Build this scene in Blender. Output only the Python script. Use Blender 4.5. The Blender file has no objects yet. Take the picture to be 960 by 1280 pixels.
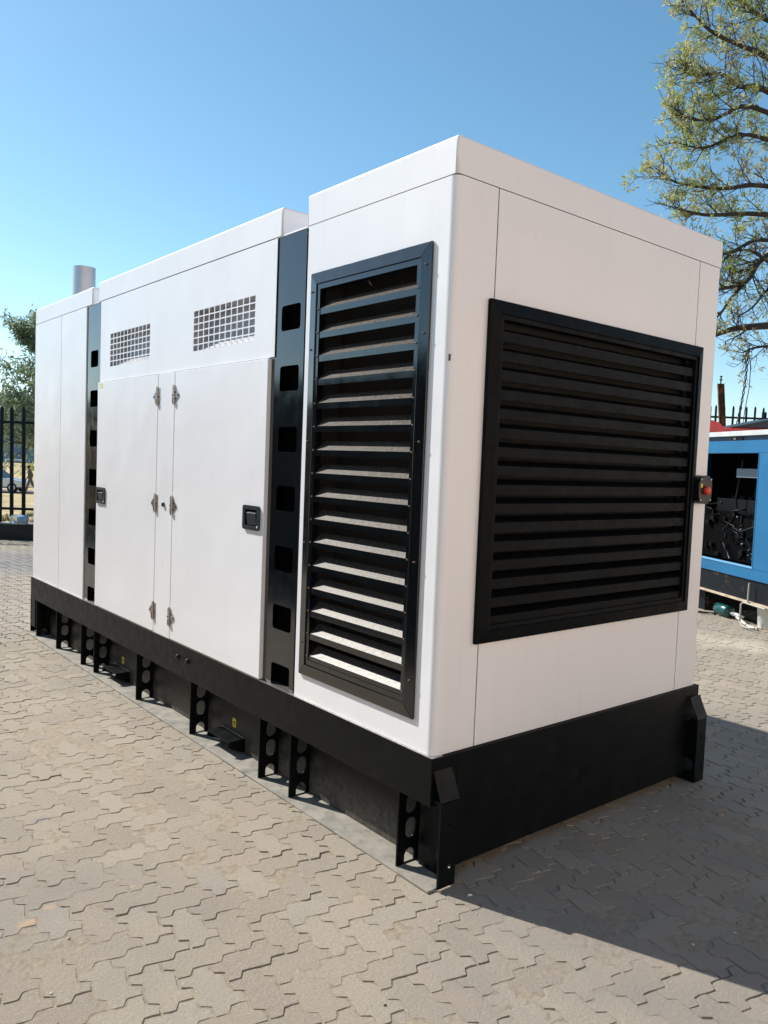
import bpy, bmesh, math, random
import numpy as np
from mathutils import Vector, Matrix, noise
from mathutils.geometry import tessellate_polygon
random.seed(7); R = random.Random(11)
scene = bpy.context.scene
C = scene.collection

# ------------------------------------------------------------------ camera, world, sun, exposure
cam_d = bpy.data.cameras.new('camera'); cam = bpy.data.objects.new('camera', cam_d); C.objects.link(cam)
cam_d.sensor_fit = 'HORIZONTAL'; cam_d.sensor_width = 27.0; cam_d.lens = 999.48/960*27.0
cam_d.clip_start = 0.05; cam_d.clip_end = 2000
_y, _p, _r = -0.68973, -0.06194, 0.03875
_f = Vector((-math.sin(_y)*math.cos(_p), math.cos(_y)*math.cos(_p), math.sin(_p)))
_rt = Vector((math.cos(_y), math.sin(_y), 0)); _up = _rt.cross(_f)
_r2 = _rt*math.cos(_r)+_up*math.sin(_r); _u2 = -_rt*math.sin(_r)+_up*math.cos(_r)
m = Matrix(((_r2.x, _u2.x, -_f.x), (_r2.y, _u2.y, -_f.y), (_r2.z, _u2.z, -_f.z))).to_4x4()
m.translation = Vector((-2.00329, -2.094, 1.56949)); cam.matrix_world = m
scene.camera = cam

SUN_AZ = math.radians(-21.4); SUN_EL = math.radians(42.1)
SKY_STRENGTH = 0.122; SUN_STRENGTH = 5.0; EXPOSURE = 0.56
world = bpy.data.worlds.new('World'); scene.world = world; world.use_nodes = True
wn = world.node_tree; sky = wn.nodes.new('ShaderNodeTexSky'); sky.sky_type = 'NISHITA'; sky.sun_disc = False
sky.sun_elevation = SUN_EL; sky.sun_rotation = SUN_AZ; sky.altitude = 1400; sky.air_density = 1.0; sky.dust_density = 0.9; sky.ozone_density = 1.0
bg = wn.nodes['Background']; bg.inputs[1].default_value = SKY_STRENGTH
hsv = wn.nodes.new('ShaderNodeHueSaturation'); hsv.inputs['Hue'].default_value = 0.482; hsv.inputs['Saturation'].default_value = 1.14
wn.links.new(sky.outputs[0], hsv.inputs['Color']); wn.links.new(hsv.outputs[0], bg.inputs[0])
sd = bpy.data.lights.new('sun', 'SUN'); sd.energy = SUN_STRENGTH; sd.angle = math.radians(0.53); sd.color = (1.0, 0.945, 0.865)
sun = bpy.data.objects.new('sun', sd); C.objects.link(sun)
sv = Vector((math.sin(SUN_AZ)*math.cos(SUN_EL), math.cos(SUN_AZ)*math.cos(SUN_EL), math.sin(SUN_EL)))
sun.rotation_euler = sv.to_track_quat('Z', 'Y').to_euler(); sun.location = (0, 0, 30)
scene.view_settings.view_transform = 'Standard'; scene.view_settings.look = 'None'
scene.view_settings.exposure = EXPOSURE; scene.view_settings.gamma = 1.0; scene.view_settings.use_curve_mapping = False

# ------------------------------------------------------------------ helpers
def tag(o, label=None, cat=None, group=None, kind=None):
    for k, v in (('label', label), ('category', cat), ('group', group), ('kind', kind)):
        if v: o[k] = v
    return o

def empty(name, loc=(0, 0, 0), rz=0, **k):
    o = bpy.data.objects.new(name, None); C.objects.link(o); o.location = loc; o.rotation_euler = (0, 0, rz)
    o.empty_display_size = .1
    return tag(o, **k)

class MB:
    def __init__(s): s.v = []; s.f = []; s.mi = []; s.sm = []; s.m = 0; s.smooth = False
    def add(s, vs, fs, smooth=None):
        b = len(s.v); s.v += [tuple(v) for v in vs]
        for f in fs:
            s.f.append([b+i for i in f]); s.mi.append(s.m); s.sm.append(s.smooth if smooth is None else smooth)
        return s
    def box(s, x0, x1, y0, y1, z0, z1):
        return s.add([(x0,y0,z0),(x1,y0,z0),(x1,y1,z0),(x0,y1,z0),(x0,y0,z1),(x1,y0,z1),(x1,y1,z1),(x0,y1,z1)],
                     [(0,3,2,1),(4,5,6,7),(0,1,5,4),(1,2,6,5),(2,3,7,6),(3,0,4,7)], False)
    def prism(s, outer, axis, d0, d1, holes=(), smooth_holes=False):
        def P(u, v, d): return {'x': (d, u, v), 'y': (u, d, v), 'z': (u, v, d)}[axis]
        loops = [list(outer)]+[list(h) for h in holes]
        flat = [q for l in loops for q in l]
        tris = tessellate_polygon([[Vector((q[0], q[1], 0)) for q in l] for l in loops])
        n = len(flat)
        vs = [P(q[0], q[1], d0) for q in flat]+[P(q[0], q[1], d1) for q in flat]
        fs = [tuple(t) for t in tris]+[tuple(n+i for i in reversed(t)) for t in tris]
        b = 0
        for l in loops:
            k = len(l)
            for i in range(k):
                j = (i+1) % k; fs.append((b+i, b+j, n+b+j, n+b+i))
            b += k
        return s.add(vs, fs, False)
    def tube(s, pts, r, n=8, cap=True, smooth=True):
        pts = [Vector(p) for p in pts]; rr = r if isinstance(r, (list, tuple)) else [r]*len(pts)
        vs = []; fs = []; prev = None
        for i, p in enumerate(pts):
            t = (pts[min(i+1, len(pts)-1)]-pts[max(i-1, 0)]).normalized()
            if prev is None: a = t.orthogonal().normalized()
            else:
                a = prev-t*prev.dot(t); a = a.normalized() if a.length > 1e-6 else t.orthogonal().normalized()
            prev = a; b = t.cross(a)
            for k in range(n):
                th = 2*math.pi*k/n; vs.append(p+(a*math.cos(th)+b*math.sin(th))*rr[i])
        for i in range(len(pts)-1):
            for k in range(n):
                fs.append((i*n+k, i*n+(k+1) % n, (i+1)*n+(k+1) % n, (i+1)*n+k))
        s.add(vs, fs, smooth)
        if cap:
            s.add(vs[:n], [tuple(reversed(range(n)))], False); s.add(vs[-n:], [tuple(range(n))], False)
        return s
    def lathe(s, prof, c, n=24, axis='z', smooth=True):
        vs = []; fs = []
        for (r, h) in prof:
            for k in range(n):
                th = 2*math.pi*k/n; a, b = r*math.cos(th), r*math.sin(th)
                vs.append({'z': (c[0]+a, c[1]+b, c[2]+h), 'x': (c[0]+h, c[1]+a, c[2]+b), 'y': (c[0]+b, c[1]+h, c[2]+a)}[axis])
        for i in range(len(prof)-1):
            for k in range(n):
                fs.append((i*n+k, i*n+(k+1) % n, (i+1)*n+(k+1) % n, (i+1)*n+k))
        return s.add(vs, fs, smooth)
    def build(s, name, mats, parent=None, bevel=0, seg=2, weld=False, fix=True, **k):
        me = bpy.data.meshes.new(name); me.from_pydata(s.v, [], s.f)
        for mt in (mats if isinstance(mats, (list, tuple)) else [mats]): me.materials.append(mt)
        me.polygons.foreach_set('material_index', s.mi); me.polygons.foreach_set('use_smooth', s.sm)
        if bevel or weld or fix:
            bm = bmesh.new(); bm.from_mesh(me)
            if weld or bevel: bmesh.ops.remove_doubles(bm, verts=bm.verts, dist=1e-5)
            if fix: bmesh.ops.recalc_face_normals(bm, faces=bm.faces)
            if bevel:
                es = [e for e in bm.edges if len(e.link_faces) == 2 and e.calc_face_angle(0) > .5]
                bmesh.ops.bevel(bm, geom=es, offset=bevel, segments=seg, affect='EDGES', profile=.5, clamp_overlap=True)
                if seg > 1:
                    pass
            bm.to_mesh(me); bm.free()
        me.update()
        o = bpy.data.objects.new(name, me); C.objects.link(o)
        if parent: o.parent = parent
        return tag(o, **k)

def share(o, parent=None, loc=None, rot=None, scale=None):
    c = o.copy(); C.objects.link(c)
    c.parent = parent if parent else o.parent
    if loc is not None: c.location = loc
    if rot is not None: c.rotation_euler = rot
    if scale is not None: c.scale = scale
    return c

def rrect(u0, u1, v0, v1, r, n=4):
    out = []
    for (cx, cy, a) in ((u1-r, v0+r, -90), (u1-r, v1-r, 0), (u0+r, v1-r, 90), (u0+r, v0+r, 180)):
        for i in range(n+1):
            t = math.radians(a+90*i/n); out.append((cx+r*math.cos(t), cy+r*math.sin(t)))
    return out
def circ(u, v, r, n=16, su=1, sv_=1):
    return [(u+r*su*math.cos(2*math.pi*i/n), v+r*sv_*math.sin(2*math.pi*i/n)) for i in range(n)]
def obround(u, v, r, h, n=6):
    out = []
    for i in range(n+1): t = math.pi*i/n; out.append((u+r*math.cos(t), v+h/2-r+r*math.sin(t)))
    for i in range(n+1): t = math.pi+math.pi*i/n; out.append((u+r*math.cos(t), v-h/2+r+r*math.sin(t)))
    return out

# ------------------------------------------------------------------ materials
def mat(name, col, rough=.5, metal=0., spec=.5, var=0., vscale=5., bump=0., bscale=200., rvar=0., coat=0., bdist=.001, dust=None, dscale=3., dlo=.5, dhi=.75, damt=.6, detail=4, wave=0., low_tint=None):
    mt = bpy.data.materials.new(name); mt.use_nodes = True; nt = mt.node_tree; N = nt.nodes; L = nt.links
    b = N['Principled BSDF']; b.inputs['Base Color'].default_value = (*col, 1); b.inputs['Roughness'].default_value = rough
    b.inputs['Metallic'].default_value = metal; b.inputs['Specular IOR Level'].default_value = spec
    b.inputs['Coat Weight'].default_value = coat; b.inputs['Coat Roughness'].default_value = .08
    geo = N.new('ShaderNodeNewGeometry'); pos = geo.outputs['Position']
    def nz(sc, det=detail, rg=.55):
        t = N.new('ShaderNodeTexNoise'); t.inputs['Scale'].default_value = sc; t.inputs['Detail'].default_value = det
        t.inputs['Roughness'].default_value = rg; L.new(pos, t.inputs['Vector']); return t.outputs['Fac']
    def mapr(x, a, c, lo, hi):
        t = N.new('ShaderNodeMapRange'); t.inputs[1].default_value = a; t.inputs[2].default_value = c
        t.inputs[3].default_value = lo; t.inputs[4].default_value = hi; L.new(x, t.inputs[0]); return t.outputs[0]
    colout = None
    if var:
        hs = N.new('ShaderNodeHueSaturation'); hs.inputs['Color'].default_value = (*col, 1)
        L.new(mapr(nz(vscale), .3, .7, 1-var, 1+var), hs.inputs['Value']); colout = hs.outputs[0]
    if dust:
        mx = N.new('ShaderNodeMix'); mx.data_type = 'RGBA'
        L.new(mapr(nz(dscale, 8, .7), dlo, dhi, 0, damt), mx.inputs[0])
        if colout: L.new(colout, mx.inputs[6])
        else: mx.inputs[6].default_value = (*col, 1)
        mx.inputs[7].default_value = (*dust, 1); colout = mx.outputs[2]
    if colout: L.new(colout, b.inputs['Base Color'])
    if name == 'white_paint':
        mp = N.new('ShaderNodeMapping'); mp.inputs['Scale'].default_value = (26, 26, .7); L.new(pos, mp.inputs['Vector'])
        tn = N.new('ShaderNodeTexNoise'); tn.inputs['Scale'].default_value = 1; tn.inputs['Detail'].default_value = 5; L.new(mp.outputs[0], tn.inputs['Vector'])
        mx3 = N.new('ShaderNodeMix'); mx3.data_type = 'RGBA'; L.new(mapr(tn.outputs['Fac'], .56, .78, 0, .09), mx3.inputs[0]); L.new(colout, mx3.inputs[6]); mx3.inputs[7].default_value = (.5, .47, .42, 1); colout = mx3.outputs[2]
    if low_tint:  # pale tint that fades out with height, broken up by noise
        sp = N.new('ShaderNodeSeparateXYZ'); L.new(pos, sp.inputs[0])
        ma = N.new('ShaderNodeMath'); ma.operation = 'MULTIPLY'; L.new(mapr(sp.outputs[2], low_tint[0], low_tint[1], low_tint[2], 0), ma.inputs[0]); L.new(mapr(nz(45, 8, .75), .35, .7, .25, 1), ma.inputs[1])
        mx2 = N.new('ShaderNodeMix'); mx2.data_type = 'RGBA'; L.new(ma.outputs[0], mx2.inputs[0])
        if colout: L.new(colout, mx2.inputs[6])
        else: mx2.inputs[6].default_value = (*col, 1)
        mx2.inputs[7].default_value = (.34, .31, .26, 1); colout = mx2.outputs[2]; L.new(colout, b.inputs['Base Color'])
    if rvar: L.new(mapr(nz(vscale*2.3+1), .3, .7, max(0, rough-rvar), rough+rvar), b.inputs['Roughness'])
    if bump:
        bp = N.new('ShaderNodeBump'); bp.inputs['Strength'].default_value = bump; bp.inputs['Distance'].default_value = bdist
        L.new(nz(bscale, 3), bp.inputs['Height']); L.new(bp.outputs[0], b.inputs['Normal'])
        if wave:
            b2 = N.new('ShaderNodeBump'); b2.inputs['Strength'].default_value = 1; b2.inputs['Distance'].default_value = wave
            L.new(nz(1.6, 2), b2.inputs['Height']); L.new(b2.outputs[0], bp.inputs['Normal'])
    return mt

M = {}
M['white'] = mat('white_paint', (.78, .78, .80), .32, var=.015, vscale=1.2, rvar=.05, bump=.06, bscale=320, bdist=.0004, dust=(.55, .50, .43), dscale=7, dlo=.60, dhi=.85, damt=.25, wave=.009, low_tint=(.49, .62, .10))
M['black'] = mat('black_gloss_paint', (.003, .004, .005), .13, spec=.75, var=.2, vscale=6, rvar=.06, bump=.12, bscale=260, bdist=.0005, coat=.3, dust=(.25, .23, .2), dscale=30, dlo=.66, dhi=.8, damt=.12, wave=.0015)
M['blackend'] = mat('black_satin_paint', (.003, .004, .005), .5, spec=.09, var=.25, vscale=8, rvar=.08, bump=.15, bscale=300, bdist=.0005, dust=(.2, .18, .15), dscale=24, dlo=.6, dhi=.85, damt=.18)
M['blade'] = mat('black_blade_paint', (.030, .027, .024), .36, spec=.20, var=.2, vscale=20, rvar=.04, bump=.22, bscale=330, bdist=.0009, dust=(.16, .13, .105), dscale=110, dlo=.42, dhi=.66, damt=.75)
M['skid'] = mat('black_skid_paint', (.0022, .0034, .004), .42, spec=.15, var=.3, vscale=7, rvar=.08, bump=.15, bscale=160, bdist=.0006, dust=(.09, .09, .085), dscale=14, dlo=.60, dhi=.9, damt=.2)
M['web'] = mat('black_web_lighter_low', (.003, .0045, .005), .45, spec=.18, var=.3, vscale=7, bump=.15, bscale=160, bdist=.0006, dust=(.09, .09, .085), dscale=14, dlo=.60, dhi=.9, damt=.2, low_tint=(.06, .21, .36))  # web colour gets lighter towards the bottom, besides the random dust
M['flange'] = mat('dusty_flange', (.24, .225, .19), .75, var=.25, vscale=9, bump=.3, bscale=90, bdist=.001, dust=(.09, .1, .1), dscale=12, dlo=.5, dhi=.68, damt=.8)
M['foam'] = mat('charcoal_foam', (.022, .022, .022), .95, var=.5, vscale=160, bump=.9, bscale=140, bdist=.006)
M['dark'] = mat('dark_interior', (.003, .003, .003), .9, spec=.1)
M['gap'] = mat('seam_shadow_rubber', (.03, .03, .03), .8)
M['grey'] = mat('grey_liner', (.42, .42, .44), .7, var=.1)
M['zinc'] = mat('zinc_plated_steel', (.55, .53, .5), .32, metal=.9, var=.15, vscale=60, dust=(.16, .08, .05), dscale=120, dlo=.52, dhi=.7, damt=.7)
M['screw'] = mat('rusty_screw', (.10, .07, .06), .6, metal=.5)
M['handle'] = mat('grey_handle_paint', (.035, .045, .055), .3, metal=.3, bump=.1)
M['stack'] = mat('galvanised_stack', (.52, .53, .55), .38, metal=.75, var=.08, vscale=10, rvar=.08)
M['yellow'] = mat('yellow_sticker', (.75, .62, .05), .5)
M['red'] = mat('red_button', (.62, .04, .02), .35)
M['lamp'] = mat('black_plastic', (.008, .008, .008), .3, spec=.25)

# ------------------------------------------------------------------ ground
def ground_h(x, y):
    k = (x-1.72)*.62+(y-13.07)*.785        # distance beyond the left fence line
    return -.03-(0 if x > 14 else max(0, min(1.17, (k-.4)*.034)))
gb = MB()
def lin(a, b, s): return list(np.arange(a, b, s))
xs = [-400, -200, -100, -50, -25]+lin(-12, 40, 1.5)+[45, 55, 70, 100, 160, 250, 400]
ys = [-400, -200, -100, -50, -25]+lin(-12, 75, 1.5)+[85, 100, 130, 200, 400]
gv = [(x, y, ground_h(x, y)) for y in ys for x in xs]; nx = len(xs)
gf = [(j*nx+i, j*nx+i+1, (j+1)*nx+i+1, (j+1)*nx+i) for j in range(len(ys)-1) for i in range(nx-1)]
gb.add(gv, gf, True)

def ground_material():
    mt = bpy.data.materials.new('dry_ground'); mt.use_nodes = True; nt = mt.node_tree; N = nt.nodes; L = nt.links
    b = N['Principled BSDF']; b.inputs['Roughness'].default_value = .95; b.inputs['Specular IOR Level'].default_value = .2
    geo = N.new('ShaderNodeNewGeometry')
    t = N.new('ShaderNodeTexNoise'); t.inputs['Scale'].default_value = .9; t.inputs['Detail'].default_value = 9; t.inputs['Roughness'].default_value = .65
    L.new(geo.outputs['Position'], t.inputs['Vector'])
    r = N.new('ShaderNodeValToRGB'); e = r.color_ramp.elements
    e[0].position = .35; e[0].color = (.16, .15, .07, 1); e[1].position = .62; e[1].color = (.47, .37, .21, 1)
    q = e.new(.47); q.color = (.38, .30, .16, 1)
    L.new(t.outputs[0], r.inputs[0]); L.new(r.outputs[0], b.inputs['Base Color'])
    bp = N.new('ShaderNodeBump'); bp.inputs['Distance'].default_value = .05; bp.inputs['Strength'].default_value = .8
    t2 = N.new('ShaderNodeTexNoise'); t2.inputs['Scale'].default_value = 6; t2.inputs['Detail'].default_value = 8
    L.new(geo.outputs['Position'], t2.inputs['Vector']); L.new(t2.outputs[0], bp.inputs['Height']); L.new(bp.outputs[0], b.inputs['Normal'])
    return mt
gb.build('ground', ground_material(), fix=False, kind='structure')

# pavers: interlocking zigzag blocks, herringbone, one sheet of sand underneath
STAINS = [(-1.245, .60, .045, 1.3, .55, (.52, .33, .20)), (-1.16, .655, .03, 1.2, .5, (.52, .33, .20)), (-.88, .62, .015, 1, .5, (.55, .36, .22)),
          (-.99, 1.35, .06, 1.2, .6, (.22, .22, .235)), (1.3, 9.5, 1.6, .8, .55, (.15, .16, .18)), (-.4, 6.6, .9, 1, .4, (.19, .19, .20)), (5.3, 1.6, .5, .5, .6, (.50, .44, .34)), (4.3, 1.5, .35, 1, .35, (.2, .19, .18))]
def paver_material(name, sand):
    mt = bpy.data.materials.new(name); mt.use_nodes = True; nt = mt.node_tree; N = nt.nodes; L = nt.links
    b = N['Principled BSDF']; b.inputs['Roughness'].default_value = .88; b.inputs['Specular IOR Level'].default_value = .25
    geo = N.new('ShaderNodeNewGeometry'); pos = geo.outputs['Position']
    def nz(sc, det=6, rg=.6):
        t = N.new('ShaderNodeTexNoise'); t.inputs['Scale'].default_value = sc; t.inputs['Detail'].default_value = det
        t.inputs['Roughness'].default_value = rg; L.new(pos, t.inputs['Vector']); return t.outputs['Fac']
    def mr(x, a, c, lo, hi):
        t = N.new('ShaderNodeMapRange'); t.inputs[1].default_value = a; t.inputs[2].default_value = c
        t.inputs[3].default_value = lo; t.inputs[4].default_value = hi; L.new(x, t.inputs[0]); return t.outputs[0]
    def mix(fac, a, c):
        mx = N.new('ShaderNodeMix'); mx.data_type = 'RGBA'; L.new(fac, mx.inputs[0])
        for k, q in ((6, a), (7, c)):
            if isinstance(q, tuple): mx.inputs[k].default_value = (*q, 1)
            else: L.new(q, mx.inputs[k])
        return mx.outputs[2]
    if sand:
        col = mix(mr(nz(40), .35, .65, 0, 1), (.23, .19, .14), (.36, .305, .23))
    else:
        at = N.new('ShaderNodeAttribute'); at.attribute_name = 'tone'
        col = mix(at.outputs['Fac'], (.268, .230, .182), (.325, .284, .224))
        at2 = N.new('ShaderNodeAttribute'); at2.attribute_name = 'warm'
        col = mix(mr(at2.outputs['Fac'], .85, 1, 0, .25), col, (.38, .29, .24))
        col = mix(mr(at2.outputs['Fac'], .0, .15, .35, 0), col, (.28, .27, .26))
        # aggregate speckle
        col = mix(mr(nz(150, 4, .8), .52, .66, 0, .55), col, (.50, .46, .40))
        col = mix(mr(nz(125, 4, .8), .54, .68, 0, .60), col, (.17, .15, .13))
    # sand wash and stains, on both
    col = mix(mr(nz(3.3, 8, .68), .46, .72, 0, .30), col, (.33, .285, .225))
    col = mix(mr(nz(.55, 7, .6), .52, .68, 0, .6), col, (.20, .192, .185))
    col = mix(mr(nz(1.7, 7, .7), .66, .74, 0, .5), col, (.45, .30, .19))
    for (cx, cy, rr, sc_, amt, sc) in STAINS:
        mp = N.new('ShaderNodeMapping'); mp.inputs['Location'].default_value = (-cx, -cy*sc_, 0); mp.inputs['Scale'].default_value = (1, sc_, 0); L.new(pos, mp.inputs['Vector'])
        ln = N.new('ShaderNodeVectorMath'); ln.operation = 'LENGTH'; L.new(mp.outputs[0], ln.inputs[0])
        sub = N.new('ShaderNodeMath'); sub.operation = 'MULTIPLY_ADD'; L.new(nz(11/rr*.12, 6, .7), sub.inputs[0]); sub.inputs[1].default_value = rr*2.2; L.new(ln.outputs['Value'], sub.inputs[2])
        col = mix(mr(sub.outputs[0], rr*1.35, rr*1.9, amt, 0), col, sc)
    L.new(col, b.inputs['Base Color'])
    bp = N.new('ShaderNodeBump'); bp.inputs['Distance'].default_value = .005; bp.inputs['Strength'].default_value = .9
    ad = N.new('ShaderNodeMath'); ad.operation = 'ADD'; m2 = N.new('ShaderNodeMath'); m2.operation = 'MULTIPLY'; m2.inputs[1].default_value = .8
    L.new(nz(320, 4, .75), m2.inputs[0]); L.new(nz(60, 6, .7), ad.inputs[0]); L.new(m2.outputs[0], ad.inputs[1])
    L.new(ad.outputs[0], bp.inputs['Height']); L.new(bp.outputs[0], b.inputs['Normal'])
    return mt
MP = paver_material('concrete_paver', False); MS = paver_material('joint_sand', True)

XL0, XL1, YL0, YL1 = -5.2, 14.0, -5.0, 12.6
def in_yard(x, y): return (x-1.72)*.62+(y-13.07)*.785 < -.25
yb = MB()
gx = lin(XL0, XL1+.1, .4); gy = lin(YL0, YL1+.9, .4)
yv = [(x, y, -.0085+.0015*noise.noise(Vector((x*3, y*3, 0)))) for y in gy for x in gx]
yf = []
for j in range(len(gy)-1):
    for i in range(len(gx)-1):
        if in_yard(gx[i+1], gy[j+1]): yf.append((j*len(gx)+i, j*len(gx)+i+1, (j+1)*len(gx)+i+1, (j+1)*len(gx)+i))
yb.add(yv, yf, True)
yard = yb.build('paved_yard', MS, fix=False, kind='structure')
# finer bed close to the camera: sand stands higher in some joints than in others
sb = MB(); fx = lin(-3.6, 1.6, .022); fy = lin(-2.2, 4.6, .022)
def sandz(x, y):
    a = noise.noise(Vector((x*2.6, y*2.6, 3.1)))+.7*noise.noise(Vector((x*9, y*9, 1.7)))+.6*noise.noise(Vector((x*31, y*31, 5)))
    return max(-.0072, min(.0006, -.0021+.0038*a))
sv_ = [(x, y, sandz(x, y)) for y in fy for x in fx]; k_ = len(fx)
sf = [(j*k_+i, j*k_+i+1, (j+1)*k_+i+1, (j+1)*k_+i) for j in range(len(fy)-1) for i in range(k_-1)]
sb.add(sv_, sf, True); sb.build('joint_sand', MS, yard, fix=False, kind='stuff')

PW = .1075; ANG = math.radians(3.8); ca, sa = math.cos(ANG), math.sin(ANG); AMP = .0135
FINE = False
def edge(p0, p1):
    (a, b), (c, d) = p0, p1
    if a+b < c+d:
        lo, hi, rev = p0, p1, False
    else:
        lo, hi, rev = p1, p0, True
    (a, b), (c, d) = lo, hi; out = []
    for t, s in (((.22, -AMP*.62), (.40, -AMP*.92), (.60, AMP*.92), (.78, AMP*.62)) if FINE else ((.33, -AMP), (.65, AMP))):
        x = (a+(c-a)*t)*PW; y = (b+(d-b)*t)*PW
        out.append((x, y+s) if b == d else (x-s, y))
    return out[::-1] if rev else out
def outline(i, j, horiz):
    if horiz: cor = [(i, j), (i+1, j), (i+2, j), (i+2, j+1), (i+1, j+1), (i, j+1)]; keep = {0, 2, 3, 5}
    else: cor = [(i, j), (i+1, j), (i+1, j+1), (i+1, j+2), (i, j+2), (i, j+1)]; keep = {0, 1, 3, 4}
    pts = []
    for k in range(6):
        if k in keep: pts.append((cor[k][0]*PW, cor[k][1]*PW))
        pts += edge(cor[k], cor[(k+1) % 6])
    return pts
def inset(pts, d):
    n = len(pts); out = []
    for k in range(n):
        a, b, c = pts[k-1], pts[k], pts[(k+1) % n]
        e1 = (b[0]-a[0], b[1]-a[1]); e2 = (c[0]-b[0], c[1]-b[1])
        l1 = math.hypot(*e1); l2 = math.hypot(*e2)
        n1 = (-e1[1]/l1, e1[0]/l1); n2 = (-e2[1]/l2, e2[0]/l2)
        mx, my = n1[0]+n2[0], n1[1]+n2[1]; q = max(.5, 1+n1[0]*n2[0]+n1[1]*n2[1])
        out.append((b[0]+mx/q*d, b[1]+my/q*d))
    return out
camp = cam.matrix_world.translation; cinv = cam.matrix_world.inverted()
def screen(p):
    q = cinv @ Vector(p); d = -q.z
    return d, 480+999.5*q.x/d if d > .1 else 1e9, 640-999.5*q.y/d if d > .1 else 1e9
pav = []
n0 = int(-9/PW); n1 = int(19/PW)
for j in range(n0, n1):
    for i in range(n0, n1):
        k = (i+j) % 4
        if k == 0: hz = True
        elif k == 2: hz = False
        else: continue
        u, v = ((i+1)*PW, (j+.5)*PW) if hz else ((i+.5)*PW, (j+1)*PW)
        x, y = u*ca-v*sa, u*sa+v*ca
        if not (XL0+.15 < x < XL1-.2 and YL0+.15 < y < YL1+.3 and in_yard(x+.2, y+.2)): continue
        if .25 < x < 1.7 and .15 < y < 4.8: continue
        d, px, py = screen((x, y, 0))
        if d > 13.5: continue
        if d > .1 and not (-500 < px < 1500): continue
        if d <= .1: continue
        pav.append((d, px, py, i, j, hz, x, y))
def paver_geo(i, j, hz, x, y, far):
    rn = random.Random(i*7919+j*104729)
    g = .0008+rn.random()*.0014
    o0 = inset(outline(i, j, hz), g); o1 = inset(o0, .0028+rn.random()*.001)
    dz = (rn.random()-.5)*.0036; tx = (rn.random()-.5)*.012; ty = (rn.random()-.42)*.030
    da = (rn.random()-.5)*.012; cxu = sum(p[0] for p in o0)/len(o0); cyu = sum(p[1] for p in o0)/len(o0)
    jx, jy = (rn.random()-.5)*.002, (rn.random()-.5)*.002
    vs = []
    for ring, zz in ((o1, 0.), (o0, -.0105)):
        for (u, v) in ring:
            lu, lv = u-cxu, v-cyu; lu, lv = lu-da*lv, lv+da*lu
            wob = .0011*noise.noise(Vector((u*37, v*37, 0)))
            z = zz+(dz+tx*lu+ty*lv if zz == 0 else 0)
            U, V = cxu+lu+jx+wob, cyu+lv+jy+wob
            vs.append((U*ca-V*sa, U*sa+V*ca, z))
    n = len(o0)
    fs = [tuple(range(n))]+[(k, n+k, n+(k+1) % n, (k+1) % n) for k in range(n)]
    return vs, fs, rn.random(), rn.random()
def paver_mesh(name, items):
    V = []; F = []; T = []; Wm = []
    for it in items:
        vs, fs, t, w = paver_geo(*it); b = len(V); V += vs; F += [[b+q for q in f] for f in fs]
        T += [t]*len(fs); Wm += [w]*len(fs)
    me = bpy.data.meshes.new(name); me.from_pydata(V, [], F); me.materials.append(MP)
    for nm, arr in (('tone', T), ('warm', Wm)):
        a = me.attributes.new(nm, 'FLOAT', 'FACE'); a.data.foreach_set('value', arr)
    me.update(); return me
vis = sorted([q for q in pav if -20 < q[1] < 980 and q[2] < 1310 and not (q[1] > 540 and q[2] < 870 and q[1] < 870)], key=lambda q: q[0])
near = []; rest = []
for q in vis:
    hidden = q[6] > -.06 and q[6] < 1.9 and q[7] > .0
    if len(near) < 300 and not hidden: near.append(q)
FINE = True
ns = set((q[3], q[4]) for q in near)
for q in near:
    o = bpy.data.objects.new('paver', paver_mesh('paver', [(q[3], q[4], q[5], q[6], q[7], False)])); C.objects.link(o); o.parent = yard
FINE = False
far_items = [(q[3], q[4], q[5], q[6], q[7], True) for q in pav if (q[3], q[4]) not in ns]
o = bpy.data.objects.new('paver', paver_mesh('paver', far_items)); C.objects.link(o); o.parent = yard; o['kind'] = 'stuff'
# small pale stones and grit lying on the yard
st = MB(); rs = random.Random(5)
for _ in range(420):
    x = rs.uniform(-2.6, 3.5); y = rs.uniform(-1.6, 4.5)
    if -.05 < x < 1.95 and y > -.05: continue
    s = rs.choice((.0016, .002, .0025, .004, .006)); z = .001+s*.3
    ph = [rs.uniform(0, 6) for _ in range(3)]
    vs = [(x+s*math.cos(a+ph[0])*rs.uniform(.7, 1.3), y+s*math.sin(a+ph[0])*rs.uniform(.7, 1.3), z) for a in (0, 1.57, 3.14, 4.71)]+[(x, y, z+s*.7), (x, y, z-s*.7)]
    st.m = 0 if rs.random() < .65 else 1
    st.add(vs, [(0,1,4),(1,2,4),(2,3,4),(3,0,4),(1,0,5),(2,1,5),(3,2,5),(0,3,5)], True)
st.build('grit', [mat('pale_grit', (.5, .47, .42), .9), mat('dark_grit', (.07, .065, .06), .9)], yard, fix=False, kind='stuff')

# ------------------------------------------------------------------ the white generator
W, Lg, ZB, ZS, ZT = 1.854, 4.983, .4905, 2.6, 2.735
G = empty('generator', (0, 0, 0), label='large white enclosed diesel generator with black louvres, two black pillars and a black steel skid', cat='generator')
def panel(name, x0, x1, y0, y1, z0, z1, bev=.002, mt='white', **k):
    return MB().box(x0, x1, y0, y1, z0, z1).build(name, M[mt], G, bevel=bev, **k)
g_ = .0028
Y1, Y2, Y3, Y4, Y5 = .9346, 1.1958, 3.4722, 3.754, 4.312
RC = .03
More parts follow.
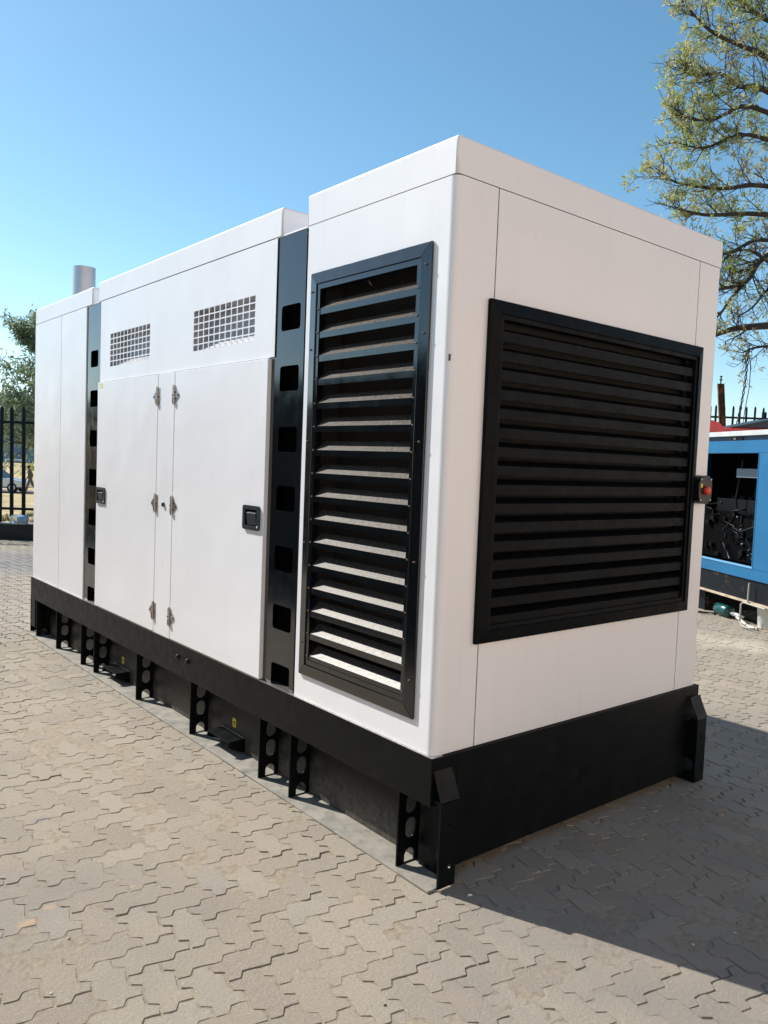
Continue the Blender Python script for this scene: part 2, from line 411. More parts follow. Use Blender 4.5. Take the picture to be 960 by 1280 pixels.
# near corner: folded sheet with the opening for the side louvre
def arc_corner(mb, x0, y0, r, t, z0, z1, n=10):
    vs = []; 
    for k in range(n+1):
        a = math.pi+math.pi/2*k/n
        vs.append((x0+r+r*math.cos(a), y0+r+r*math.sin(a), z0)); vs.append((x0+r+r*math.cos(a), y0+r+r*math.sin(a), z1))
    mb.add(vs, [(2*k, 2*k+2, 2*k+3, 2*k+1) for k in range(n)], True)
def frame_outline(u0, u1, v0, v1): return [(u0, v0), (u1, v0), (u1, v1), (u0, v1)]
cp = MB()
cp.prism(frame_outline(RC, Y1-g_, ZB, ZS-g_), 'x', 0, .003, [frame_outline(.13, .86, .64, 2.345)])
arc_corner(cp, 0, 0, RC, .003, ZB, ZS-g_)
cp.prism(frame_outline(RC, .2177-g_, ZB, ZS-g_), 'y', 0, .003)
cp.box(.003, .03, Y1-g_-.003, Y1-g_, ZB, ZS-g_)
cp.build('corner_panel', M['white'], G, fix=False)
ep = MB().prism(frame_outline(.2177+g_, 1.6454-g_, ZB, ZS-g_), 'y', 0, .003, [frame_outline(.24, 1.6385, .945, 2.14)])
ep.build('radiator_panel', M['white'], G, fix=True)
cq = MB().prism(frame_outline(1.6454+g_, W-RC, ZB, ZS-g_), 'y', 0, .003)
vs = []
for k in range(9):
    a = -math.pi/2+math.pi/2*k/8
    for z in (ZB, ZS-g_): vs.append((W-RC+RC*math.cos(a), RC+RC*math.sin(a), z))
cq.add(vs, [(2*k, 2*k+2, 2*k+3, 2*k+1) for k in range(8)], True)
cq.box(W-.003, W, RC, Y1-g_, ZB, ZS-g_)
cq.build('corner_panel', M['white'], G, fix=False)
# rear modules and far side
panel('rear_panel', 0, .02, Y4+.004, Y5-g_, ZB, ZS-g_)
panel('rear_panel', 0, .02, Y5+g_, Lg, ZB, ZS-g_)
panel('rear_end_panel', .0205, W-.0205, Lg-.02, Lg, ZB, ZS-g_)
panel('far_side_panel', W-.02, W, Y4+.004, Lg, ZB, ZS-g_)
panel('far_side_panel', W-.02, W, Y2, Y3, ZB, ZS-g_)
# upper mid panel, perforated with two grilles
def grid_plate(us, vs_, solid, d0, d1):
    mb = MB(); nu, nv = len(us), len(vs_)
    for a, d in enumerate((d0, d1)):
        mb.v += [(d, u, v) for v in vs_ for u in us]
    off = nu*nv
    def add(f): mb.f.append(list(f)); mb.mi.append(0); mb.sm.append(False)
    for j in range(nv-1):
        for i in range(nu-1):
            if not solid(i, j): continue
            q = (j*nu+i, j*nu+i+1, (j+1)*nu+i+1, (j+1)*nu+i)
            add(q[::-1]); add([off+t for t in q])
            for (di, dj, e) in ((0, -1, (0, 1)), (1, 0, (1, 2)), (0, 1, (2, 3)), (-1, 0, (3, 0))):
                ii, jj = i+di, j+dj
                if not (0 <= ii < nu-1 and 0 <= jj < nv-1) or not solid(ii, jj):
                    add((q[e[0]], q[e[1]], off+q[e[1]], off+q[e[0]]))
    return mb
us = [Y2-.002]; hu = set()
for (a, b, n) in ((1.380, 2.053, 11), (2.638, 3.297, 11)):
    p = (b-a)/n
    for k in range(n):
        us.append(a+k*p+.0038); hu.add(len(us)-1); us.append(a+(k+1)*p-.0038)
us.append(Y3+.002)
vz = [2.0465]; hv = set()
for k in range(6):
    p = (2.362-2.138)/6; vz.append(2.138+k*p+.0032); hv.add(len(vz)-1); vz.append(2.138+(k+1)*p-.0032)
vz.append(ZS-g_)
up_ = grid_plate(us, vz, lambda i, j: not (i in hu and j in hv), .001, .0035)
up_.build('grille_panel', M['white'], G, fix=False)
for (a, b) in ((1.372, 2.061), (2.63, 3.305)):
    MB().prism([(.012, 2.13), (.10, 2.13), (.10, 2.37), (.012, 2.37), (.012, 2.368), (.095, 2.368), (.095, 2.135), (.012, 2.132)], 'y', a, b).build('grille_duct', M['grey'], G)
    MB().prism([(.0115, 2.136), (.094, 2.136), (.094, 2.20)], 'y', a+.001, b-.001).build('grille_duct_floor', M['white'], G)
    for y in (a-.0025, b+.0005): MB().box(.0045, .098, y, y+.002, 2.128, 2.372).build('grille_duct_side', M['grey'], G)
# doors
panel('door', -.012, .012, Y2+.032, 2.2444-g_, ZB+.003, 2.0415, .0025)
d2 = panel('door', -.012, .012, 2.4765+g_, Y3+.006, ZB+.003, 2.0415, .0025)
panel('door_post', -.012, .012, 2.2444+g_+.002, 2.4765-g_-.002, ZB+.001, 2.0425, .002)
# roofs
def roof(y0, y1, x0=0, x1=W, z0=ZS+.001, z1=ZT):
    mb = MB().box(x0, x1, y0, y1, z0, z1)
    me = mb.build('roof', M['white'], G)
    bm = bmesh.new(); bm.from_mesh(me.data); bmesh.ops.remove_doubles(bm, verts=bm.verts, dist=1e-5)
    es = [e for e in bm.edges if not all(v.co.z < z0+.001 for v in e.verts)]
    bmesh.ops.bevel(bm, geom=es, offset=.011, segments=4, affect='EDGES', profile=.5)
    for f in bm.faces: f.smooth = f.calc_area() < .03
    bm.to_mesh(me.data); bm.free()
    return me
roof(.0, Y1+.012); roof(1.150, 3.520, z1=2.732, x0=-.001); roof(3.640, Lg+.003, z1=2.722)
panel('roof_deck', .03, W-.03, Y1+.02, Lg-.05, ZS-.03, ZS-.004)
# dark linings behind the sheets
MB().box(.16, W-.03, .16, Y1+.02, ZB+.01, ZS-.03).build('inner_lining', M['foam'], G)
MB().box(.105, W-.025, Y2+.0, Y4-.05, ZB+.01, ZS-.035).build('inner_lining', M['dark'], G)
lb = MB()
lb.box(.004, .016, Y1-.0325, Y1-.005, ZB+.01, ZS-.01)       # jamb behind the front seam
lb.box(.021, .026, Y4, Lg-.03, ZB+.01, ZS-.01)
lb.box(.013, .018, Y2+.033, Y3-.001, ZB+.01, 2.06)
lb.box(.0035, .15, .864, .868, .6, 2.4); lb.box(.0035, .15, .118, .122, .6, 2.4)
lb.box(.0035, .15, .124, .862, 2.350, 2.354); lb.box(.0035, .15, .124, .862, .630, .634)
lb.box(.205, 1.66, .0035, .012, 2.15, ZS-.01); lb.box(.19, .236, .0035, .012, ZB, ZS-.01); lb.box(1.64, 1.67, .0035, .012, ZB, ZS-.01)
lb.build('seal_strip', M['gap'], G, fix=True)
# pillars
for (a, b, xp) in ((Y1+.020, Y2+.030, .0075), (Y3+.008, Y4+.002, .0075)):
    hw = .080 if a < 2 else .073; cy = 1.069 if a < 2 else 3.607
    holes = [rrect(cy-hw, cy+hw, zt-.116, zt, .016) for zt in (2.276, 1.998, 1.717, 1.441, 1.158, .878, .598)]
    # rear pillar's lowest opening is cut by the skid, as the front one
    mb = MB().prism(frame_outline(a, b, ZB+.001, ZS-.004), 'x', xp, xp+.004, holes)
    mb.box(xp+.0045, xp+.075, a, a+.003, ZB+.002, ZS-.005); mb.box(xp+.0045, xp+.075, b-.003, b, ZB+.002, ZS-.005)
    pil = mb.build('pillar', M['black'], G, fix=True)
    MB().box(xp+.076, xp+.08, a-.01, b+.01, ZB+.002, ZS-.04).build('pillar_backing', M['dark'], G)
    panel('pillar_cap', .004, .06, a, b, ZS-.0035, ZS+.003, .001)
panel('far_side_panel', W-.012, W-.004, Y1+.01, Y2, ZB, ZS-.01, mt='black'); panel('far_side_panel', W-.012, W-.004, Y3, Y4, ZB, ZS-.01, mt='black')

# side louvre: mitred rails, inner angle, blades, bolts
def rails(axis, u0, u1, v0, v1, w, d_face, d_back, mt, name):
    """four mitred frame rails with a raised, slightly sloping face"""
    iu0, iu1, iv0, iv1 = u0+w, u1-w, v0+w, v1-w; q = .0006
    quads = [[(u0, v0+q), (u0, v1-q), (iu0, iv1-q), (iu0, iv0+q)], [(u1, v1-q), (u1, v0+q), (iu1, iv0+q), (iu1, iv1-q)],
             [(u0+q, v1), (u1-q, v1), (iu1-q, iv1), (iu0+q, iv1)], [(u1-q, v0), (u0+q, v0), (iu0+q, iv0), (iu1-q, iv0)]]
    for qd in quads:
        a, b, c, d = qd; mb = MB()
        def P(u, v, dd): return (dd, u, v) if axis == 'x' else (u, dd, v)
        lo = d_face*.6; vs = [P(*a, d_back), P(*b, d_back), P(*c, d_back), P(*d, d_back), P(*a, lo), P(*b, lo), P(*c, d_face), P(*d, d_face)]
        mb.add(vs, [(0,1,2,3),(4,7,6,5),(0,4,5,1),(1,5,6,2),(2,6,7,3),(3,7,4,0)])
        mb.build(name, M[mt], G, bevel=.0015)
rails('x', .106, .888, .604, 2.382, .052, -.017, -.0008, 'black', 'louvre_frame')
def inner_frame(axis, u0, u1, v0, v1, w, d0, d1, mt):
    h = frame_outline(u0+w, u1-w, v0+w, v1-w)
    MB().prism(frame_outline(u0, u1, v0, v1), axis, d0, d1, [h]).build('louvre_inner_frame', M[mt], G)
inner_frame('x', .160, .835, .657, 2.329, .022, -.011, .02, 'black')
def blade_profile(lip, rise, depth, t=.0025):
    return [(0, -lip/2), (0, lip/2), (depth, lip/2+rise), (depth, lip/2+rise-t), (t, lip/2-t*1.3), (t, -lip/2)]
pb = MB(); pf = [( -.008+x, z) for x, z in blade_profile(.026, .040, .048)]
lipz = .013; x0_ = -.008
pb.prism([(x0_, -lipz), (x0_, lipz), (x0_+.0024, lipz-.001), (x0_+.0024, -lipz)], 'y', .184, .811)
pb.m = 1; pb.prism([(x0_+.0004, lipz+.0002), (x0_+.048, lipz+.040), (x0_+.048, lipz+.0375), (x0_+.0026, lipz-.0014)], 'y', .184, .811)
b0 = pb.build('louvre_blade', [M['black'], M['blade']], G)
b0.location.z = 2.3125-.1017
for k in range(1, 16):
    c = share(b0, loc=(0, 0, 2.3125-.1017*(k+1)+R.uniform(-.0012, .0012))); c.rotation_euler = (R.uniform(-.0012, .0012), 0, 0)
bt = MB()
for k in range(16):
    z = 2.3125-.1017*(k+.9)
    for y in (.171, .824): bt.lathe([(0, -.0155), (.0035, -.015), (.0045, -.011)], (0, y, z), 8, 'x')
for z in (.75, 1.2, 1.65, 2.05, 2.3):
    for y in (.128, .868): bt.lathe([(0, -.021), (.0035, -.020), (.005, -.012)], (0, y, z), 8, 'x')
bt.build('bolts', M['screw'], G, fix=False, kind='stuff')

# end louvre
rails('y', .185, 1.694, .893, 2.190, .050, -.030, -.0008, 'blackend', 'louvre_frame')
inner_frame('y', .236, 1.643, .944, 2.139, .018, -.022, .02, 'blackend')
pe = MB()
pe.v = []; prof = blade_profile(.038, .02, .05)
pe.prism([(x-.012, z) for x, z in prof], 'x', .256, 1.623)
# prism along x takes (u=y, v=z)
e0 = pe.build('louvre_blade', M['blackend'], G); pz = (2.121-.962)/16
e0.location.z = 2.121-pz+.012
for k in range(1, 16):
    share(e0, loc=(0, 0, 2.121-pz*(k+1)+.012+R.uniform(-.001, .001)))
MB().box(.2, 1.66, .07, .075, .9, 2.18).build('inner_lining', M['foam'], G)
# emergency stop / latch box beside the end louvre
es = MB(); es.prism(rrect(1.682, 1.806, 1.425, 1.566, .05, 6), 'y', -.046, -.0008)
eo = es.build('emergency_stop', M['lamp'], G, bevel=.008, seg=3)
eb = MB().lathe([(.022, 0), (.022, -.012), (.018, -.018), (0, -.019)], (1.748, -.046, 1.492), 20, 'y'); eb.build('button', M['red'], eo)
for (x, z) in ((1.70, 1.546), (1.70, 1.445), (1.79, 1.546), (1.79, 1.445)):
    MB().lathe([(.006, 0), (.006, -.004), (0, -.005)], (x, -.046, z), 8, 'y').build('screw', M['zinc'], eo)
MB().prism([(1.698, 1.507), (1.712, 1.505), (1.711, 1.525), (1.70, 1.527)], 'y', -.0475, -.0462).build('warning_label', M['yellow'], eo)

# door handles: flush paddle latches
def paddle(y0, y1, z0, z1):
    o = MB().prism(rrect(y0, y1, z0, z1, .014), 'x', -.022, -.0125, [rrect(y0+.022, y1-.022, z0+.02, z1-.02, .006)]).build('handle', M['handle'], G, bevel=.0025)
    MB().box(-.0135, -.0125, y0+.02, y1-.02, z0+.018, z1-.018).build('recess', M['dark'], o)
    MB().prism([(-.0135, z0+.026), (-.020, z0+.026), (-.027, z1-.036), (-.0135, z1-.030)], 'y', y0+.026, y1-.048).build('paddle', M['handle'], o, bevel=.002)
    MB().lathe([(.006, -.023), (.005, -.0245), (0, -.0245)], (0, y0+.011, z0+.016), 10, 'x').build('lock', M['zinc'], o)
paddle(1.256, 1.415, 1.214, 1.334)
paddle(3.302, 3.462, 1.212, 1.324)
# hinges
def hinge(y, z, side):
    s = side; r = MB().tube([(-.018, y, z-.055), (-.018, y, z+.058)], .0058, 10).build('hinge', M['zinc'], G)
    MB().prism([(y+s*.008, z-.045), (y+s*.008, z+.045), (y+s*.055, z+.010), (y+s*.062, z), (y+s*.055, z-.010)], 'x', -.0155, -.0128).build('leaf', M['zinc'], r)
    MB().prism([(y-s*.008, z-.05), (y-s*.008, z+.05), (y-s*.03, z+.05), (y-s*.03, z-.05)], 'x', -.0145, -.0123).build('leaf', M['zinc'], r)
    for (dy, dz) in ((.018, .018), (.018, -.018), (.047, 0), (-.021, 0)):
        MB().lathe([(.0055, -.0158), (.005, -.0195), (0, -.020)], (0, y+s*dy, z+dz), 8, 'x').build('screw', M['screw'], r)
    MB().box(-.0265, -.0262, y-.005, y+.005, z-.045, z-.015).build('rust_mark', M['screw'], r)
for z in (1.908, 1.272, .622):
    hinge(2.4765, z, 1); hinge(2.2444, z, -1)
kb = MB().lathe([(.014, -.008), (.014, -.020), (.010, -.024), (0, -.024)], (0, 2.362, 1.272), 14, 'x').build('lock', M['handle'], G)
MB().prism([(3.38, 2.0), (3.452, 2.003), (3.45, 2.035), (3.382, 2.034)], 'x', -.0128, -.0122).build('tape_mark', mat('pale_yellow_tape', (.72, .66, .42), .6), G)
# exhaust stack on the rear roof
sx, sy = .235, 4.52
ex = MB().lathe([(.088, 2.69), (.088, 3.035)], (sx, sy, 0), 40).lathe([(.088, 3.035), (.0845, 3.035)], (sx, sy, 0), 40, smooth=False).lathe([(.0845, 3.035), (.0845, 2.75)], (sx, sy, 0), 40).build('exhaust_stack', M['stack'], G, fix=False)
MB().lathe([(0, 2.80), (.0835, 2.80)], (sx, sy, 0), 32).build('stack_inside', M['dark'], ex, fix=False)
MB().lathe([(.0885, 2.722), (.105, 2.722), (.105, 2.726), (.0885, 2.726)], (sx, sy, 0), 40).build('stack_flange', M['stack'], ex, fix=False)

# skid
XF = -.012; SK = .10
bm_ = MB().box(XF, SK+.02, -.012, Lg+.012, .306, ZB-.0025)
bm_.build('skid_beam', M['skid'], G, bevel=.003)
MB().box(XF+.001, .045, -.010, Lg+.01, ZB-.0022, ZB-.0003).build('skid_lip', M['zinc'], G)
MB().box(SK+.021, W-.001, -.012, .10, .045, ZB-.0025).build('skid_end_beam', M['skid'], G, bevel=.003)
MB().box(XF+.004, W+.012, Lg-.10, Lg+.010, .07, .3055).build('skid_end_beam', M['skid'], G, bevel=.003)
MB().box(W-.001, W+.012, -.012, Lg+.012, .0, ZB-.0025).build('skid_far_beam', M['skid'], G, bevel=.003)
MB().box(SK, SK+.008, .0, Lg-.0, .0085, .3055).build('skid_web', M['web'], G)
MB().box(-.036, SK-.0005, -.042, Lg+.03, .001, .009).build('skid_flange', M['flange'], G, bevel=.001)
MB().box(SK+.02, W-.02, .40, Lg-.12, .012, ZB-.02).build('fuel_tank', M['skid'], G)
gp = MB().prism([(XF, .0095), (SK-.0005, .0095), (SK-.0005, .3055), (XF, .3055)], 'y', 0, .008,
                [obround(.052, .245, .026, .080), obround(.052, .150, .026, .082), [(.026, .0125), (.078, .0125), (.078, .045), (.070, .062), (.052, .070), (.034, .062), (.026, .045)]])
g0 = gp.build('gusset', M['skid'], G)
for i, y in enumerate((.160, .928, 1.202, 1.952, 2.714, 3.470, 3.734, 4.300, 4.824)):
    if i == 0: g0.location.y = y
    else: share(g0, loc=(0, y, 0))
# fork brackets with a yellow sticker above each
for (a, b) in ((1.532, 1.768), (3.098, 3.334)):
    br = MB().prism([(.002, .079), (.002, .086), (SK-.001, .088), (SK-.001, .081)], 'y', a, b).build('fork_bracket', M['skid'], G)
    for y in (a, b-.006): MB().prism([(.004, .0785), (-.004, .056), (SK-.001, .012), (SK-.001, .0785)], 'y', y, y+.006).build('side_plate', M['skid'], br)
    MB().box(SK-.014, SK-.001, a-.004, b+.004, .0885, .096).build('weld_bead', M['zinc'], br, bevel=.002)
    c = (a+b)/2+.003
    MB().box(SK-.0012, SK-.0004, c-.018, c+.018, .114, .162).build('sticker', M['yellow'], G)
    MB().prism(circ(c, .141, .008, 10), 'x', SK-.0018, SK-.0013).build('sticker_symbol', M['lamp'], G)
    MB().box(SK-.0018, SK-.0013, c-.004, c+.004, .122, .1325).build('sticker_symbol', M['lamp'], G)
for y in (2.123, 1.999):
    MB().lathe([(.014, XF), (.014, XF-.008), (.010, XF-.012), (0, XF-.012)], (0, y, .413), 12, 'x').build('plug', M['lamp'], G)
# lifting feet at the corners
def foot(x0, sgn, y0, ys):
    """x0 outer face, sgn +1 goes inwards along x; ys -1 at the near end, +1 at the rear"""
    T = .01; X = lambda a: x0+sgn*a; Yy = lambda a: y0+ys*a
    out = [(Yy(-.13), .0095), (Yy(.049), .0095), (Yy(.049), .325), (Yy(-.13), .3045)]
    f = MB().prism(out, 'x', X(.074), X(.084), [circ(Yy(.012), .095, .032, 20)]).build('lifting_foot', M['skid'], G)
    r = MB().lathe([(.032, X(.070)), (.044, X(.070)), (.044, X(.0735)), (.032, X(.0735))], (0, Yy(.012), .095), 24, 'x').build('eye_ring', M['skid'], f, fix=True)
    pa, pb_ = sorted((Yy(.049), Yy(.012) if ys < 0 else Yy(-.02))); qa, qb = sorted((X(.0), X(.085)))
    if ys < 0: MB().box(qa, qb, pa, pb_, .326, .334).build('top_plate', M['skid'], f)
    xa, xb = sorted((X(.0), X(.086)))
    MB().prism([(xa, .0095), (xb, .0095), (xb, .330), (xa, .330)], 'y', Yy(.050), Yy(.058), [circ((xa+xb)/2, .245, .007, 8), circ((xa+xb)/2+.01, .085, .010, 10)]).build('face_plate', M['skid'], f)
    xa, xb = sorted((X(-.002), X(.092)))
    if ys < 0:
        c = MB(); p = [(Yy(.0615), .336), (Yy(.0125), .440), (Yy(.0125), .4335), (Yy(.0555), .336)]
        c.prism(p, 'x', xa, xb).build('slope_plate', M['skid'], f)
foot(.0005, 1, -.0, -1); foot(W+.001, -1, -.012, -1)
foot(.0005, 1, Lg, 1)


# ------------------------------------------------------------------ blue generator behind, right
BA = math.atan2(-.863, -.505)
Bg = empty('generator', (6.62, 2.55, 0), BA, label='smaller bright blue generator with its side opening uncovered, behind the white one', cat='generator')
M['blue'] = mat('blue_paint', (.008, .12, .27), .35, var=.08, vscale=2.5, rvar=.05, dust=(.02, .05, .10), dscale=16, dlo=.66, dhi=.74, damt=.8)
M['bluetop'] = mat('faded_roof_paint', (.50, .52, .53), .45, var=.1)
M['navy'] = mat('navy_recess', (.02, .07, .13), .5)
M['bbase'] = mat('rusty_black_base', (.004, .007, .011), .5, spec=.2, dust=(.24, .12, .06), dscale=7, dlo=.58, dhi=.7, damt=.7)
M['rustlip'] = mat('pale_rusty_lip', (.45, .36, .27), .7, var=.3, vscale=9, dust=(.25, .12, .06), dscale=8, dlo=.5, dhi=.6, damt=.7)
def bp_(name, x0, x1, y0, y1, z0, z1, mt, par=None, bev=.003): return MB().box(x0, x1, y0, y1, z0, z1).build(name, M[mt] if isinstance(mt, str) else mt, par or Bg, bevel=bev)
bp_('roof', -1.7, 2.5, -.03, 1.2, 1.998, 2.05, 'bluetop')
bp_('roof_recess', -1.65, 2.45, .02, 1.15, 1.95, 1.9975, 'navy')
bp_('top_beam', -1.65, 2.45, 0, .05, 1.815, 1.949, 'blue')
bp_('sill_beam', -1.65, 2.45, 0, .05, .50, .615, 'blue')
bp_('sill_lip', -1.0, .846, -.008, .048, .616, .632, mat('light_blue_edge', (.14, .36, .6), .4))
bp_('door_jamb', .834, .850, -.006, .05, .633, 1.814, 'blue')
bp_('door', .852, 1.62, -.004, .03, .6155, 1.812, 'blue'); bp_('door', 1.628, 2.45, -.004, .03, .6155, 1.812, 'blue')
bp_('door_jamb', -1.65, -1.0, -.004, .05, .6155, 1.814, 'blue')
bp_('back_panel', -1.65, 2.45, 1.1, 1.14, .50, 1.949, 'blue')
bp_('end_panel', -1.65, -1.61, .051, 1.0995, .50, 1.949, 'blue'); bp_('end_panel', 2.41, 2.45, .051, 1.0995, .50, 1.949, 'blue')
bp_('floor', -1.6, 2.4, .051, 1.0995, .52, .55, 'bbase')
bp_('base', -1.7, 2.5, .02, 1.14, .275, .4995, 'bbase')
bp_('base_lip', -1.7, 2.5, -.02, .06, .255, .2745, 'rustlip')
for xx in (-1.5, -.45, 2.1): bp_('foot', xx, xx+.3, .1, 1.05, 0, .2545, 'bbase')
bp_('latch', .30, .52, .008, .0195, 1.958, 1.985, 'lamp'); bp_('latch', .36, .40, -.0, .0075, 1.962, 1.98, 'zinc')
# engine and fittings inside the opening
eng = bp_('engine', -.7, .75, .35, .85, .60, 1.15, mat('oily_engine_black', (.0015, .0015, .002), .6, spec=.05))
M['eng'] = mat('engine_enamel', (.003, .005, .006), .5, spec=.15, var=.3)
bp_('cylinder_head', -.55, .55, .42, .75, 1.151, 1.30, 'eng')
for k in range(6): MB().lathe([(.05, 0), (.05, .03), (.02, .045), (0, .045)], (-.42+k*.17, .58, 1.301), 12).build('rocker_cover', M['eng'], Bg)
MB().lathe([(0, -.16), (.12, -.16), (.125, -.14), (.125, .14), (.12, .16), (0, .16)], (.66, .35, 1.50), 20, 'x').build('air_filter', M['lamp'], Bg)
MB().tube([(.5, .35, 1.5), (.35, .37, 1.48), (.2, .45, 1.36), (.18, .55, 1.25)], .05, 12).build('intake_hose', M['lamp'], Bg)
bp_('panel_strip', .12, .56, .22, .23, 1.555, 1.655, mat('pale_grey_label', (.16, .21, .25), .5))
bp_('duct', .46, .58, .5, .52, 1.18, 1.42, mat('grey_duct', (.22, .25, .27), .5))
gm = MB()
for k in range(8): gm.box(.16+k*.035, .168+k*.035, .60, .605, 1.22, 1.42)
for k in range(5): gm.box(.15, .43, .597, .602, 1.22+k*.045, 1.232+k*.045)
gm.build('fan_guard', mat('teal_guard', (.10, .16, .18), .5), Bg, fix=False)
fs_ = MB()
for (a, z, r_) in ((.02, 1.10, .018), (.10, .96, .02), (.03, .92, .014), (.22, .88, .012), (.60, 1.02, .014), (.14, .80, .022), (.28, .75, .012), (.62, .84, .018), (.67, .84, .014), (.27, .69, .014), (.33, .71, .014), (.33, .68, .014), (.45, .9, .01), (.5, 1.06, .01)):
    fs_.lathe([(r_, 0), (r_, -.02), (0, -.025)], (a, .345, z), 10, 'y')
fs_.build('engine_fittings', M['handle'], Bg, fix=False, kind='stuff')
MB().tube([(.38, .30, .66), (.55, .29, .665), (.8, .29, .66)], .014, 8).build('fuel_pipe', M['handle'], Bg)
MB().tube([(.0, .30, .98), (.2, .27, .95), (.4, .3, 1.02), (.7, .3, .95)], .014, 8).build('fuel_pipe', M['lamp'], Bg)
MB().tube([(.02, .36, 1.75), (-.03, .33, 1.3), (.0, .34, 1.16)], .012, 8).build('cable', M['lamp'], Bg)
bp_('bulkhead', -1.6, 2.4, .95, .97, .56, 1.94, 'dark')

def bw(s, n, z):          # local point on the blue generator's frame to world
    return (6.62-.505*s+.863*n, 2.55-.863*s-.505*n, z)
ee = MB(); rr_ = random.Random(77)
for _ in range(34):
    a, z = rr_.uniform(-.6, .75), rr_.uniform(.62, 1.12); w, h = rr_.uniform(.02, .09), rr_.uniform(.015, .08)
    ee.box(a, a+w, .35-rr_.uniform(.01, .06), .3495, z, z+h)
for _ in range(12):
    a, z = rr_.uniform(-.5, .6), rr_.uniform(.7, 1.3); ee.tube([(a, .31, z), (a+rr_.uniform(-.2, .2), .28, z+rr_.uniform(-.2, .1)), (a+rr_.uniform(-.3, .3), .31, z+rr_.uniform(-.25, .15))], rr_.uniform(.004, .012), 6)
ee.build('engine_parts', mat('oily_parts', (.002, .003, .004), .45, spec=.2, var=.6, vscale=20), Bg, fix=False, kind='stuff')
# things lying under and beside it
jk = empty('hydraulic_jack', bw(.12, .10, .075), BA, label='teal cylinder with a silver rod lying on its side under the blue generator', cat='jack')
MB().lathe([(0, 0), (.062, 0), (.068, .01), (.068, .22), (.055, .235), (.025, .24), (0, .24)], (0, 0, 0), 20, 'x').build('cylinder', mat('teal_paint', (.010, .07, .075), .22, coat=.3), jk)
MB().lathe([(0, .24), (.016, .24), (.016, .29), (.024, .295), (.024, .43), (.014, .435), (.014, .48), (0, .48)], (0, 0, -.012), 14, 'x').build('rod', mat('silver_rod', (.7, .7, .7), .3, metal=.7), jk)
tag(MB().tube([bw(.55, .06, .05), bw(.66, .03, .045), bw(.78, .0, .03), bw(.88, -.02, .02), bw(1.0, 0, .02)], .016, 8).build('hose', mat('pale_hose', (.5, .48, .42), .6)), 'pale grey hose running from under the blue generator to the white bucket', 'hose')
def arcp(cs, n, cz, r, a0, a1, k=12): return [bw(cs+r*math.cos(math.radians(a0+(a1-a0)*i/k)), n, cz+r*math.sin(math.radians(a0+(a1-a0)*i/k))) for i in range(k+1)]
wh = MB().tube(arcp(-.06, -.12, .13, .10, -95, 130), .014, 10)
wh.tube(arcp(-.13, -.14, .12, .085, -95, 150), .016, 10)
wh.tube([bw(-.04, -.12, .22), bw(.0, -.12, .25), bw(.03, -.12, .32)], .012, 8); wh.tube([bw(-.16, -.12, .26), bw(-.06, -.12, .23)], .012, 8)
tag(wh.build('hose_coil', mat('grey_rubber_hose', (.36, .36, .33), .55)), 'coil of grey hose hanging in loops at the hidden corner of the blue generator', 'hose coil')
tag(MB().tube([bw(-.4, -.34, .008), bw(-.1, -.33, .008), (6.78, 2.27, .008), (6.62, 2.0, .008), (6.50, 1.83, .008)], .008, 6).build('cable', mat('black_cable', (.012, .012, .012), .5)), 'thin black cable lying on the paving before the blue generator', 'cable')
tag(MB().tube([bw(.78, -.06, .03), bw(.80, -.07, .1), bw(.80, -.07, .24), bw(.84, -.07, .265), bw(1.2, -.07, .26)], .009, 8).tube([bw(.86, -.035, .26), bw(.865, -.035, .47)], .010, 8).tube([bw(.80, -.07, .05), bw(.86, -.08, .025), bw(.95, -.09, .02), bw(1.1, -.1, .05)], .009, 8).build('hose', mat('grey_pipe', (.35, .34, .31), .5)), 'grey bent drain pipe fixed to the black base above the white bucket', 'pipe')
bk = empty('bucket', (6.36, 1.66, 0), label='white plastic bucket standing on the paving beside the blue generator', cat='bucket')
MB().lathe([(0, .001), (.125, .001), (.13, .008), (.148, .245), (.155, .246), (.155, .262), (.146, .262), (.142, .25), (.125, .03), (0, .028)], (0, 0, 0), 28).build('body', mat('white_plastic', (.74, .77, .73), .4, dust=(.3, .45, .38), dscale=9, dlo=.5, dhi=.75, damt=.5), bk, fix=False)
MB().lathe([(0, .20), (.137, .20)], (0, 0, 0), 24).build('contents', M['dark'], bk, fix=False)
MB().tube([(.155*math.cos(a), .155*math.sin(a)*.3-.02, .25-.1*math.sin(a)) for a in [math.pi*k/10 for k in range(11)]], .003, 6).build('handle', M['zinc'], bk)

# red machine behind it
rd = empty('machine', (8.72, 3.42, 0), math.atan2(-.62, .785), label='red machine with a rounded hood and a dark sloping lid, showing above the blue roof', cat='machine')
M['redp'] = mat('red_machine_paint', (.72, .07, .07), .4, var=.1)
MB().prism([(-.9, .3), (.7, .3), (.7, 2.2), (.66, 2.235), (-.12, 2.235), (-.14, 2.245), (-.2, 2.30), (-.32, 2.33), (-.5, 2.33), (-.75, 2.25), (-.9, 2.1)], 'y', 0, .7).build('body', M['redp'], rd, bevel=.01)
MB().prism([(-.04, 2.238), (.72, 2.238), (.72, 2.40), (.65, 2.40)], 'y', -.04, .75).build('lid', mat('dark_lid', (.02, .03, .04), .5), rd, bevel=.004)
for x in (-.6, .4): MB().lathe([(0, -.1), (.3, -.1), (.3, .1), (0, .1)], (x, -.02+.12, .302), 20, 'y').build('wheel', M['lamp'], rd)

